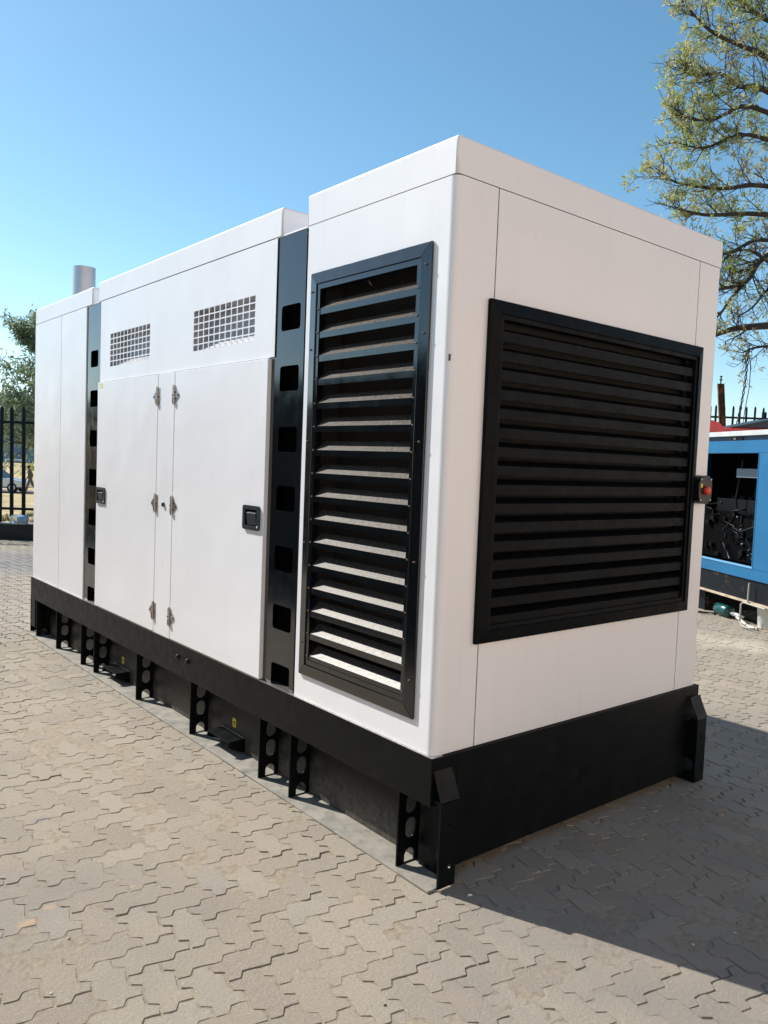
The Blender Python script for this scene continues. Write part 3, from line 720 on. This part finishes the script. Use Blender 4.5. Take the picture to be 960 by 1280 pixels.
# ------------------------------------------------------------------ palisade fences
M['fence'] = mat('dark_green_fence_paint', (.004, .010, .013), .5, spec=.2, var=.2, vscale=12)
def pale_mesh(h, w=.068, foot=0.):
    mb = MB(); t = .003; o = [(-w/2, 0), (-w/4, -.012), (w/4, -.012), (w/2, 0), (w/2, .004), (w/4, -.008), (-w/4, -.008), (-w/2, .004)]
    n = len(o); vs = []
    for z in (foot, h-.05): vs += [(x, y, z) for x, y in o]
    vs += [(x*.5, y, h) for x, y in o]
    fs = [[k*n+i, k*n+(i+1) % n, (k+1)*n+(i+1) % n, (k+1)*n+i] for k in range(2) for i in range(n)]+[list(range(2*n, 3*n)), list(reversed(range(n)))]
    mb.add(vs, fs); return mb
def palisade(loc, ang, n, sp, h, r1, r2, foot, label, post_every=14, width=.070):
    f = empty('palisade_fence', loc, ang, label=label, cat='fence', group=None)
    p0 = pale_mesh(h, width, foot).build('pale', M['fence'], f, fix=True)
    for k in range(1, n): share(p0, loc=(k*sp, R.uniform(-.004, .004), R.uniform(-.012, .012)), rot=(R.uniform(-.006, .006), R.uniform(-.010, .010), 0))
    for z in (r1, r2): MB().box(-.1, n*sp, .006, .046, z-.022, z+.022).build('rail', M['fence'], f)
    for k in range(0, n+1, post_every): MB().box(k*sp-sp/2-.04, k*sp-sp/2+.04, .0465, .12, 0, h-.1).build('post', M['fence'], f)
    return f
FA = math.atan2(-.62, .785)
palisade((1.72-.785*.2106*9, 13.07+.62*.2106*9, 0), FA, 26, .2106, 2.29, 2.02, .50, .262, 'dark steel palisade fence on the low black wall, left behind the white generator')
palisade((14.57-.7717*5.13, 7.72+.636*5.13, 0), math.atan2(-.75, .91), 54, .171, 3.13, 2.88, .5, .05, 'tall dark palisade fence rising behind the blue generator', width=.05)
lw = empty('low_wall', (1.72-.785*3, 13.07+.62*3, 0), FA, label='low black painted wall under the left palisade fence', cat='wall')
MB().box(-.3, 7, -.14, .14, -.1, .235).build('wall_body', mat('black_painted_plaster', (.014, .016, .02), .6, var=.3, bump=.4, bscale=30, bdist=.004), lw, bevel=.008)
MB().box(-.3, 7, -.15, .15, .2355, .255).build('coping', mat('worn_coping', (.24, .24, .23), .85, var=.3), lw, bevel=.004)
# clear jar lying on the wall
jr = empty('plastic_jar', (1.90, 12.53-.0, .34), FA, label='clear plastic jar with a blue label lying on the low black wall', cat='jar')
gl = bpy.data.materials.new('clear_plastic'); gl.use_nodes = True; q_ = gl.node_tree.nodes['Principled BSDF']
q_.inputs['Base Color'].default_value = (.85, .9, .92, 1); q_.inputs['Roughness'].default_value = .12; q_.inputs['Transmission Weight'].default_value = .8; q_.inputs['IOR'].default_value = 1.2
MB().lathe([(0, -.13), (.07, -.13), (.083, -.11), (.083, .05), (.08, .06)], (0, 0, 0), 24, 'x').build('body', gl, jr, fix=False)
MB().lathe([(.0845, .0), (.0845, .11), (.075, .135), (0, .137)], (0, 0, 0), 24, 'x').build('label_wrap', mat('blue_wrap', (.22, .34, .5), .4, var=.35, vscale=14), jr, fix=False)

# leaning rusty beam, insulator and wires
rp = empty('steel_post', (12.68, 5.40, 0), label='rusty steel beam leaning above the blue roof in front of the fence', cat='post')
M['rust'] = mat('rusted_steel', (.07, .035, .02), .85, var=.5, vscale=5, bump=.5, bscale=60, bdist=.003, dust=(.34, .15, .05), dscale=2.5, dlo=.5, dhi=.62, damt=.8)
def sheared(mb, dx, dy, h):
    mb.v = [(x+dx*z/h, y+dy*z/h, z) for x, y, z in mb.v]; return mb
Ib = [(u*.8, v*.8) for u, v in [(-.075, -.07), (.075, -.07), (.075, -.058), (.007, -.058), (.007, .058), (.075, .058), (.075, .07), (-.075, .07), (-.075, .058), (-.007, .058), (-.007, -.058), (-.075, -.058)]]
rt_ = math.radians(35); Ib = [(u*math.cos(rt_)-v*math.sin(rt_), u*math.sin(rt_)+v*math.cos(rt_)) for u, v in Ib]
sheared(MB().prism(Ib, 'z', 0, 3.28), -.30, .20, 3.28).build('beam', M['rust'], rp)
MB().lathe([(.012, 3.25), (.012, 3.34), (.03, 3.345), (.03, 3.36), (.012, 3.365), (.012, 3.40), (.026, 3.405), (.026, 3.42), (0, 3.43)], (-.30, .20, 0), 10).build('insulator', M['lamp'], rp)
ch = empty('chain', (9.70, 3.92, 0), label='dark chain hanging from the bough down past the rusty beam', cat='chain')
p0, p1 = Vector((0.02, -.02, 2.2)), Vector((.14, -.06, 3.50)); nl = 24
lk = MB().tube([(.014*math.cos(a), 0, .034*math.sin(a)) for a in [2*math.pi*k/10 for k in range(11)]], .0075, 6, cap=False).build('link', mat('chain_steel', (.03, .03, .035), .5, metal=.5), ch, fix=False)
for k in range(nl):
    t = k/(nl-1); l = lk if k == 0 else share(lk)
    l.location = p0.lerp(p1, t)+Vector((.02, -.03, 0))*math.sin(t*2.6); l.rotation_euler = (.02, .1, (k % 2)*1.57)
tag(MB().tube([(9.82, 3.84, 3.5), (9.86, 3.80, 3.2), (9.86, 3.80, 2.9), (9.82, 3.82, 2.6), (9.79, 3.84, 2.2)], .006, 6).build('wire', M['lamp']), 'thin dark wire hanging beside the chain', 'wire')

# ------------------------------------------------------------------ trees
def leaf_mat(name, c0, c1, c2):
    mt = bpy.data.materials.new(name); mt.use_nodes = True; nt = mt.node_tree; N = nt.nodes; L = nt.links
    b = N['Principled BSDF']; b.inputs['Roughness'].default_value = .55; b.inputs['Specular IOR Level'].default_value = .3
    at = N.new('ShaderNodeAttribute'); at.attribute_name = 'tone'
    r = N.new('ShaderNodeValToRGB'); e = r.color_ramp.elements; e[0].color = (*c0, 1); e[1].color = (*c2, 1); e[1].position = 1; q = e.new(.5); q.color = (*c1, 1)
    L.new(at.outputs['Fac'], r.inputs[0]); L.new(r.outputs[0], b.inputs['Base Color'])
    tr = N.new('ShaderNodeBsdfTranslucent'); L.new(r.outputs[0], tr.inputs[0]); mx = N.new('ShaderNodeMixShader'); mx.inputs[0].default_value = .5
    L.new(b.outputs[0], mx.inputs[1]); L.new(tr.outputs[0], mx.inputs[2]); L.new(mx.outputs[0], N['Material Output'].inputs[0]); return mt
def leaves(name, pts, parent, mt, rn, n_per, spread, size, width, droop=0.):
    V = []; F = []; T = []
    for (p, d, tt) in pts:
        for _ in range(n_per):
            a = Vector((rn.gauss(0, 1), rn.gauss(0, 1), rn.gauss(0, 1)-droop)).normalized()
            a = (a+d*.7).normalized(); o = Vector(p)+a*rn.uniform(0, spread)
            ln = size*rn.uniform(.6, 1.3); w = a.cross(Vector((rn.gauss(0, 1), rn.gauss(0, 1), rn.gauss(0, 1)))).normalized()*ln*width
            b = len(V); V += [o, o+a*ln*.5+w, o+a*ln, o+a*ln*.5-w]; F.append((b, b+1, b+2, b+3)); T.append(min(1, max(0, tt+rn.gauss(0, .16))))
    me = bpy.data.meshes.new(name); me.from_pydata(V, [], F); me.materials.append(mt)
    at = me.attributes.new('tone', 'FLOAT', 'FACE'); at.data.foreach_set('value', T); me.update()
    o = bpy.data.objects.new(name, me); C.objects.link(o); o.parent = parent; o['kind'] = 'stuff'; return o

# big spreading tree on the right
JT = empty('tree', (12.3, 1.6, 0), label='large spreading tree with dark boughs and sparse fresh leaves, reaching in from the right', cat='tree')
off = Vector((12.3, 1.6, 0)); rn = random.Random(21)
bark = mat('dark_bark', (.045, .034, .028), .9, var=.4, vscale=8, bump=.8, bscale=30, bdist=.01)
limbs = [
 (.095, .030, [(12.3, 1.7, 3.3), (11.5, 2.4, 3.95), (10.84, 3.09, 3.96), (10.1, 3.69, 3.84), (9.77, 3.96, 3.79), (9.58, 4.11, 3.72), (9.35, 4.29, 3.59)]),
 (.075, .018, [(12.2, 1.9, 4.4), (11.4, 2.7, 5.2), (10.57, 3.41, 5.14), (10.06, 3.81, 4.85), (9.89, 3.92, 4.54), (9.73, 4.04, 4.42), (9.54, 4.19, 4.35)]),
 (.03, .012, [(9.89, 3.92, 4.54), (9.68, 4.07, 4.24), (9.54, 4.16, 3.99), (9.4, 4.3, 3.8)]),
 (.075, .012, [(12.1, 2.0, 4.6), (10.85, 3.19, 5.28), (10.08, 3.84, 5.5), (9.39, 4.41, 5.46), (9.05, 4.7, 5.56)]),
 (.06, .010, [(12.1, 2.0, 4.9), (10.95, 3.14, 5.64), (10.09, 3.87, 5.93), (9.56, 4.3, 5.86), (9.05, 4.72, 5.93), (8.85, 4.9, 6.1)]),
 (.065, .010, [(12.0, 2.1, 5.3), (10.96, 3.21, 6.72), (10.08, 3.99, 7.37), (9.81, 4.22, 7.4), (9.58, 4.42, 7.58), (9.28, 4.67, 7.54), (9.15, 4.78, 7.64)]),
 (.065, .010, [(12.1, 2.0, 5.6), (10.96, 3.24, 7.08), (10.12, 4.0, 7.85), (9.86, 4.23, 8.0), (9.52, 4.52, 8.18), (9.3, 4.71, 8.41), (9.1, 4.9, 8.72)]),
 (.055, .010, [(12.0, 2.1, 5.4), (10.77, 3.36, 6.59), (9.94, 4.08, 7.1), (9.57, 4.38, 6.94), (9.27, 4.62, 6.87), (9.1, 4.77, 6.98)]),
 (.06, .012, [(12.2, 1.9, 5.9), (11.06, 3.18, 7.32), (10.32, 3.86, 8.24), (10.05, 4.11, 8.47), (9.82, 4.31, 8.7), (9.63, 4.48, 8.93)]),
 (.05, .010, [(12.0, 2.1, 4.4), (10.85, 3.15, 4.8), (10.11, 3.79, 5.12), (9.74, 4.08, 4.96), (9.55, 4.22, 4.73), (9.36, 4.36, 4.54)]),
 (.055, .010, [(12.0, 2.1, 5.0), (11.04, 3.1, 6.13), (10.12, 3.9, 6.62), (9.75, 4.2, 6.66), (9.38, 4.5, 6.46), (9.05, 4.78, 6.54)]),
 (.045, .008, [(11.4, 2.7, 5.0), (10.9, 3.05, 4.75), (10.2, 3.6, 4.7), (9.85, 3.95, 4.95), (9.5, 4.25, 4.85), (9.3, 4.4, 4.9)]),
 (.04, .008, [(11.9, 2.2, 4.2), (10.8, 3.1, 4.3), (10.2, 3.65, 4.45), (9.9, 3.85, 4.1), (9.75, 4.0, 3.95)]),
 (.04, .010, [(12.2, 1.8, 3.2), (11.0, 2.95, 3.45), (10.3, 3.5, 3.55), (9.95, 3.8, 3.5), (9.8, 3.9, 3.42)]),
 (.08, .02, [(12.3, 1.7, 5.0), (12.6, 1.6, 7.0), (12.0, 2.2, 8.6), (11.2, 3.0, 9.6), (10.4, 3.8, 10.2)]),
 (.10, .02, [(12.3, 1.6, 4.0), (13.4, .8, 5.6), (14.4, -.1, 7.0), (15.2, -.8, 8.2)]),
 (.08, .02, [(12.3, 1.6, 4.6), (13.3, 2.4, 6.2), (13.9, 3.6, 7.4), (14.1, 4.8, 8.2)]),
 (.07, .02, [(12.3, 1.5, 4.8), (12.4, .2, 6.4), (12.2, -1.0, 7.6)]),
]
def smooth_path(pts, k=4):
    P = [Vector(p) for p in pts]; out = []
    for i in range(len(P)-1):
        a, b, c, d = P[max(i-1, 0)], P[i], P[i+1], P[min(i+2, len(P)-1)]
        for j in range(k):
            t = j/k; out.append(.5*((2*b)+(c-a)*t+(2*a-5*b+4*c-d)*t*t+(3*b-a-3*c+d)*t**3))
    out.append(P[-1]); return out
tb = MB(); tips = []
tr_ = smooth_path([(12.3, 1.6, -.1), (12.35, 1.58, 1.4), (12.25, 1.65, 2.8), (12.3, 1.7, 3.6), (12.2, 1.9, 5.0), (12.2, 1.9, 6.0)])
tb.tube([p-off for p in tr_], [.30-.2*i/(len(tr_)-1) for i in range(len(tr_))], 12)
bough = MB(); twg = MB()
def twig(p, d, ln, r, lev):
    n = 5; pts = [Vector(p)]; dd = d.normalized(); bend = Vector((rn.gauss(0, .12), rn.gauss(0, .12), rn.uniform(.02, .22)))
    for i in range(n):
        dd = (dd+bend*.5+Vector((rn.gauss(0, .09), rn.gauss(0, .09), rn.gauss(0, .07)))).normalized(); pts.append(pts[-1]+dd*ln/n)
    twg.tube([q-off for q in pts], [r*(1-.65*i/n) for i in range(n+1)], 4 if lev else 5, cap=False)
    if lev < 2:
        for i in range(1, n+1):
            for _ in range(1 if rn.random() < .93 else 0):
                side = dd.cross(Vector((rn.gauss(0, 1), rn.gauss(0, 1), rn.gauss(0, 1)))).normalized()
                nd = ((pts[i]-pts[i-1]).normalized()*.8+side*rn.uniform(.5, 1.0)+Vector((0, 0, .12))).normalized()
                twig(pts[i], nd, ln*rn.uniform(.38, .6), r*.5, lev+1)
    tips.append((pts[-1]-off, dd))
    if lev == 2 and rn.random() < .35: tips.append((pts[3]-off, dd))
for (ra, rb, pts) in limbs:
    P = smooth_path(pts); n = len(P)
    bough.tube([p-off for p in P], [ra+(rb-ra)*(i/(n-1))**.8 for i in range(n)], 8)
    for i in range(5, n):
        seg = P[i]-P[i-1]; cnt = 1 if rn.random() < .45 else 2
        if .09 < ra < .099 and rn.random() < .75: continue
        if rb == .008 and rn.random() < .35: continue
        for _ in range(cnt):
            side = seg.cross(Vector((rn.gauss(0, 1), rn.gauss(0, 1), rn.gauss(0, 1)))).normalized()
            d = (seg.normalized()*rn.uniform(.4, .9)+side*rn.uniform(.5, .9)+Vector((0, 0, .05))).normalized()
            twig(P[i], d, (rn.uniform(.34, .70) if i < n-8 else rn.uniform(.22, .46)), rb*.5+.004, 0 if i < n-2 else 1)
tb.build('trunk', bark, JT, fix=False); bough.build('boughs', bark, JT, fix=False); o = twg.build('twigs', bark, JT, fix=False); o['kind'] = 'stuff'
LM = leaf_mat('fresh_leaf', (.30, .38, .05), (.42, .44, .17), (.46, .38, .26))
rl = random.Random(4)
leaves('crown', [(p, d, .5+.5*noise.noise(p*1.1)+rl.gauss(0, .1)) for p, d in tips if rl.random() < (.36 if p.z > 5.3 else .12)], JT, LM, rl, 8, .022, .068, .15, .05)

# eucalyptus-like tree beyond the left fence
ET = empty('tree', (5.75, 23.3, -.3), label='bushy grey-green tree beyond the left fence, cut off by the white generator', cat='tree')
re_ = random.Random(9); et = MB(); etips = []
trk = smooth_path([(0, 0, 0), (-.15, .05, 1.2), (-.40, .1, 2.3), (-.5, .1, 3.4), (-.45, 0, 4.6), (-.3, 0, 5.3)])
et.tube(trk, [.16-.12*i/(len(trk)-1) for i in range(len(trk))], 9)
def eb_(p, d, ln, r, lev):
    n = 4; pts = [p]; dd = d.normalized()
    for i in range(n):
        dd = (dd+Vector((re_.gauss(0, .16), re_.gauss(0, .16), re_.gauss(.02, .12)))).normalized(); pts.append(pts[-1]+dd*ln/n)
    et.tube(pts, [r*(1-.6*i/n) for i in range(n+1)], 5, cap=False)
    for i in range(1, n+1):
        if lev < 2:
            sd_ = dd.cross(Vector((re_.gauss(0, 1), re_.gauss(0, 1), re_.gauss(0, 1)))).normalized()
            eb_(pts[i], (dd*.7+sd_*.8).normalized(), ln*.5, r*.5, lev+1)
    etips.append((pts[-1], Vector((0, 0, -.6)))); 
    if lev == 2: etips.append((pts[2], Vector((0, 0, -.6))))
for i in range(6, len(trk)):
    for _ in range(3):
        a = re_.uniform(0, 6.28); u = i/len(trk)
        eb_(trk[i], Vector((math.cos(a), math.sin(a), .35)), (1.5-.9*u)*re_.uniform(.7, 1.2), .035, 0)
for (a, z) in ((3.0, 1.5), (2.4, 1.9), (3.6, 1.7)): eb_(Vector((-.25, .05, z+.4)), Vector((math.cos(a), math.sin(a)*.6, .1)), 1.5, .04, 0)
et.build('trunk', mat('grey_bark', (.10, .085, .07), .9), ET, fix=False)
LE = leaf_mat('grey_green_leaf', (.12, .18, .12), (.20, .27, .16), (.34, .37, .2))
leaves('crown', [(p, d, .42+.6*noise.noise(p*1.3)) for p, d in etips if re_.random() < .95], ET, LE, re_, 8, .16, .16, .13, .3)

# ------------------------------------------------------------------ far things beyond the left fence
wa = empty('warehouse', (23.4, 95, -1.2), FA, label='long blue-grey warehouse far behind the left fence', cat='warehouse')
M['wcl'] = mat('blue_grey_cladding', (.20, .27, .36), .6, var=.05, vscale=.3)
MB().box(-30, 40, 0, 20, 0, 8.2).build('wall', M['wcl'], wa)
MB().prism([(-.5, 8.202), (20.5, 8.202), (10, 9.6)], 'x', -30.5, 40.5).build('roof', mat('roof_sheet', (.30, .34, .38), .5), wa)
rb_ = MB()
for k in range(140): rb_.box(-30+k*.5, -29.85+k*.5, -.05, -.002, .9, 8.1)
rb_.build('cladding_ribs', M['wcl'], wa, fix=False)
MB().box(-30, 40, -.09, -.052, 0, .85).build('plinth', mat('dark_plinth', (.05, .06, .08), .8), wa)
rdv = []
RDm = mat('asphalt', (.06, .06, .062), .9, var=.15, vscale=2, bump=.4, bscale=50, bdist=.01)
rdx = MB(); c0 = Vector((11.9, 51.2, -1.188)); uu = Vector((.785, -.62, 0)); nn = Vector((.62, .785, 0))
rdx.add([c0+uu*-60+nn*-2.5, c0+uu*60+nn*-2.5, c0+uu*60+nn*3, c0+uu*-60+nn*3], [(0, 1, 2, 3)]); rdx.build('road', RDm, fix=False, kind='structure')
def tuft(mb, x, y, z, h, rn_):
    for _ in range(9):
        a = rn_.uniform(0, 6.28); l = h*rn_.uniform(.5, 1.1); w = .006+h*.02; bx, by = x+rn_.gauss(0, h*.15), y+rn_.gauss(0, h*.15)
        mb.add([(bx-w, by, z), (bx+w, by, z), (bx+math.cos(a)*l*.4, by+math.sin(a)*l*.4, z+l)], [(0, 1, 2)])
gr = MB(); rg = random.Random(3)
for _ in range(2600):
    k = rg.uniform(.35, 34)**1.0; s_ = rg.uniform(-4, 8)
    x = 1.72+.62*k+.785*s_+k*.12; y = 13.07+.785*k-.62*s_
    gr.m = 0 if rg.random() < .7 else 1
    tuft(gr, x, y, ground_h(x, y)-.01, rg.uniform(.06, .26), rg)
tag(gr.build('dry_grass', [mat('straw_grass', (.42, .34, .17), .8), mat('green_grass', (.12, .16, .05), .8)], fix=False), kind='stuff')
# silver sedan
CR = empty('car', (12.18, 51.0, -1.185), FA, label='silver sedan parked on the road beyond the left fence', cat='car')
M['silver'] = mat('silver_car_paint', (.62, .64, .67), .25, metal=.3, coat=.8)
prof = [(-4.0, .28), (.55, .28), (.62, .45), (.58, .62), (.35, .74), (-.7, .90), (-1.4, 1.36), (-2.0, 1.44), (-2.9, 1.38), (-3.6, .98), (-4.05, .92), (-4.1, .5)]
MB().prism(prof, 'y', -.82, .82, [] ).build('body', M['silver'], CR, bevel=.05, seg=3)
MB().prism([(-.82, .92), (-1.42, 1.31), (-1.98, 1.37), (-2.85, 1.32), (-3.45, .97)], 'y', -.835, -.815).build('side_window', M['lamp'], CR)
MB().prism([(-.66, .92), (-1.38, 1.38), (-1.46, 1.38), (-.76, .90)], 'y', -.72, .72).build('windscreen', M['lamp'], CR)
for x in (-.12, -3.2):
    for y in (-.83, .63):
        w_ = MB().lathe([(0, 0), (.29, 0), (.32, .03), (.32, .17), (.29, .20), (0, .20)], (x, y, .32), 24, 'y').build('wheel', mat('tyre', (.015, .015, .015), .8) if (x, y) == (-.12, -.83) else bpy.data.materials['tyre'], CR)
        MB().lathe([(.20, -.004 if y < 0 else .204), (0, -.012 if y < 0 else .212)], (x, y, .32), 12, 'y').build('rim', M['silver'], w_)
for y in (-.62, .62): MB().box(.50, .60, y-.16, y+.16, .56, .68).build('headlight', M['zinc'], CR, bevel=.01)
MB().box(-4, .5, -.826, -.8205, .30, .36).build('side_skirt', M['lamp'], CR)
# white gate frame and shrub further back
wf = empty('gate_frame', (14.2, 62.4, -1.2), FA, label='white tubular frame standing in the field behind the silver sedan', cat='frame')
for x in (0, 1.3): MB().box(x-.04, x+.04, -.04, .04, 0, 1.85).build('post', M['white'], wf)
MB().box(-.04, 1.34, -.045, .045, 1.852, 1.94).build('top_bar', M['white'], wf)
for i_, (x, y, z, s_, lab) in enumerate(((15.6, 60.2, -1.2, 1.0, 'yellow-green shrub in the field behind the walking person'), (14.9, 66, -1.2, .8, 'small green shrub beside the white frame in the field'))):
    b_ = empty('shrub', (x, y, z), label=lab, cat='shrub'); rs_ = random.Random(30+i_); pp = []
    stm = MB()
    for _ in range(60):
        v = Vector((rs_.gauss(0, .5), rs_.gauss(0, .5), rs_.uniform(.2, 1.7)))*s_; pp.append((v, Vector((0, 0, .3)), .7+.3*rs_.random()))
        if _ < 10: stm.tube([(0, 0, 0), v*.5+Vector((0, 0, .1)), v], [.03, .02, .01], 5)
    stm.build('stems', bpy.data.materials['grey_bark'], b_, fix=False)
    leaves('foliage', pp, b_, leaf_mat('shrub_leaf', (.08, .13, .04), (.16, .2, .05), (.33, .34, .08)), rs_, 14, .25, .22, .2)
# person walking by the car's nose, seen between the pales
PS = empty('person', (12.14, 48.6, -1.16), FA, label='person in a grey-brown top walking left past the nose of the silver sedan', cat='person')
def skin_body(name, joints, bones, mt, parent, root=0):
    me = bpy.data.meshes.new(name); me.from_pydata([j[:3] for j in joints], bones, [])
    o = bpy.data.objects.new(name, me); C.objects.link(o); o.parent = parent
    sk = o.modifiers.new('skin', 'SKIN'); 
    if not me.skin_vertices: me.skin_vertices.new() if hasattr(me.skin_vertices, 'new') else None
    for i, j in enumerate(joints): me.skin_vertices[0].data[i].radius = (j[3], j[3] if len(j) < 5 else j[4])
    me.skin_vertices[0].data[root].use_root = True
    sb_ = o.modifiers.new('sub', 'SUBSURF'); sb_.levels = 2; sb_.render_levels = 2
    me.materials.append(mt); return o
skinm = mat('skin', (.16, .09, .06), .6)
try:
    bm0 = bmesh.new(); J = [(0, 0, .90, .13, .11), (-.02, 0, 1.10, .14, .11), (-.05, 0, 1.34, .17, .11), (-.08, 0, 1.46, .055), (-.11, 0, 1.60, .095, .085), (-.12, 0, 1.67, .07),
         (-.05, -.2, 1.38, .055), (-.0, -.25, 1.12, .045), (-.12, -.24, .92, .035), (-.18, -.24, .86, .03), (-.05, .2, 1.38, .055), (.04, .25, 1.12, .045), (-.04, .26, .90, .035), (-.1, .26, .84, .03),
         (0, -.09, .86, .09), (-.14, -.1, .48, .065), (-.24, -.1, .09, .045), (-.40, -.1, .04, .035), (0, .09, .86, .09), (.12, .1, .50, .065), (.42, .1, .18, .045), (.36, .1, .05, .035)]
    B = [(0, 1), (1, 2), (2, 3), (3, 4), (4, 5), (2, 6), (6, 7), (7, 8), (8, 9), (2, 10), (10, 11), (11, 12), (12, 13), (0, 14), (14, 15), (15, 16), (16, 17), (0, 18), (18, 19), (19, 20), (20, 21)]
    bm0 = bmesh.new(); sl = bm0.verts.layers.skin.new()
    vv = []
    for i, j in enumerate(J):
        v = bm0.verts.new(j[:3]); v[sl].radius = (j[3], j[4] if len(j) > 4 else j[3]); v[sl].use_root = (i == 0); vv.append(v)
    for a, b in B: bm0.edges.new((vv[a], vv[b]))
    me = bpy.data.meshes.new('body'); bm0.to_mesh(me); bm0.free()
    me.materials.append(mat('grey_brown_clothes', (.10, .085, .07), .85, var=.3, vscale=4))
    ob = bpy.data.objects.new('body', me); C.objects.link(ob); ob.parent = PS
    ob.modifiers.new('skin', 'SKIN'); q = ob.modifiers.new('sub', 'SUBSURF'); q.levels = 2; q.render_levels = 2
except Exception as ex: print('person', ex)
MB().lathe([(0, -.02), (.09, 0), (.105, .05), (.09, .11), (.04, .145), (0, .15)], (-.10, 0, 1.60), 14).build('hair', M['lamp'], PS, fix=False)
MB().lathe([(.05, 0), (.075, .03), (.07, .14), (.06, .18), (0, .19)], (-.22, -.24, .68), 10).build('bag', mat('dark_red_bag', (.25, .05, .05), .6), PS)

# added unseen building, its sunlit front bounces warm light on the radiator end
wk = empty('bounce_building', (2, -7.4, 0), label='unseen tan brick front added to bounce warm light onto the radiator end', cat='light bounce')
M['brickw'] = mat('tan_bounce_wall', (.68, .55, .48), .9, var=.08, vscale=3, bump=.5, bscale=14, bdist=.01)
wall_o = [(-16, 0), (16, 0), (16, 6.2), (-16, 6.2)]
hs_ = [[(x, 0.02), (x+3.4, 0.02), (x+3.4, 3.8), (x, 3.8)] for x in (-11, 7)]
MB().prism(wall_o, 'y', -.25, 0, hs_).build('wall', M['brickw'], wk)
MB().box(-16, 16, -8, -7.8, 0, 6.2).box(-16, -15.8, -7.79, -.26, 0, 6.2).box(15.8, 16, -7.79, -.26, 0, 6.2).build('wall', M['brickw'], wk)
MB().prism([(.6, 6.21), (-8.6, 6.21), (-4, 7.6)], 'x', -16.5, 16.5).build('roof', mat('sheet_roof', (.4, .33, .28), .6), wk)
for x in (-11, 7):
    dd_ = MB()
    for k in range(19): dd_.prism([(-.12, k*.2), (-.09, k*.2+.1), (-.12, k*.2+.196), (-.15, k*.2+.1)], 'x', x, x+3.4)
    dd_.build('roller_door', mat('roller_door_paint', (.5, .5, .48), .5) if x < 0 else bpy.data.materials['roller_door_paint'], wk)

# unseen dark box added on the left for the gloss paint to mirror
nb = empty('added_dark_box', (-3.5, 1.2, 0), label='dark green box added outside the picture for the black gloss paint to mirror', cat='added_dark_box')
M['addbox'] = mat('added_box_dark_green', (.010, .018, .016), .55, var=.2, vscale=4)
cb_ = MB(); zz = []
for k in range(58):
    y0 = -.9+k*.25; zz += [(y0, 0), (y0+.07, 0), (y0+.11, -.035), (y0+.18, -.035), (y0+.22, 0)]
pts_ = [(x_, y_) for y_, x_ in zz]+[(-2.4, 13.6), (-2.4, -.9)]
cb_.prism([(a, b) for a, b in pts_], 'z', .16, 2.42).build('wall', M['addbox'], nb)
for z0, z1 in ((.05, .159), (2.421, 2.56)): MB().box(-2.42, .01, -.95, 13.62, z0, z1).build('rail', M['addbox'], nb)
for y in (-.96, 13.5): MB().box(-.12, .015, y, y+.145, 0, 2.57).build('corner_post', M['addbox'], nb)

ch_ = MB().box(-.004, .004, -.0012, .0012, -.012, .012).build('paint_chip', M['screw'], G); ch_.location = (.0086, .0086, 1.955); ch_.rotation_euler = (0, 0, math.radians(-45))

# far belt of trees closing the horizon
bl = []; rbt = random.Random(8)
for k in range(5200):
    a = math.radians(rbt.uniform(-60, 95)); r = rbt.uniform(138, 152); x, y = r*math.cos(a), r*math.sin(a)
    top = 4.2+2.2*noise.noise(Vector((a*22, 0, 0)))+1.2*noise.noise(Vector((a*90, 3, 0)))
    bl.append((Vector((x, y, ground_h(x, y)+rbt.uniform(0, 1)**.7*top)), Vector((0, 0, .2)), .3+.5*rbt.random()))
fo = leaves('tree_belt', bl, None, LE, rbt, 7, 1.1, 1.1, .42); fo.parent = None
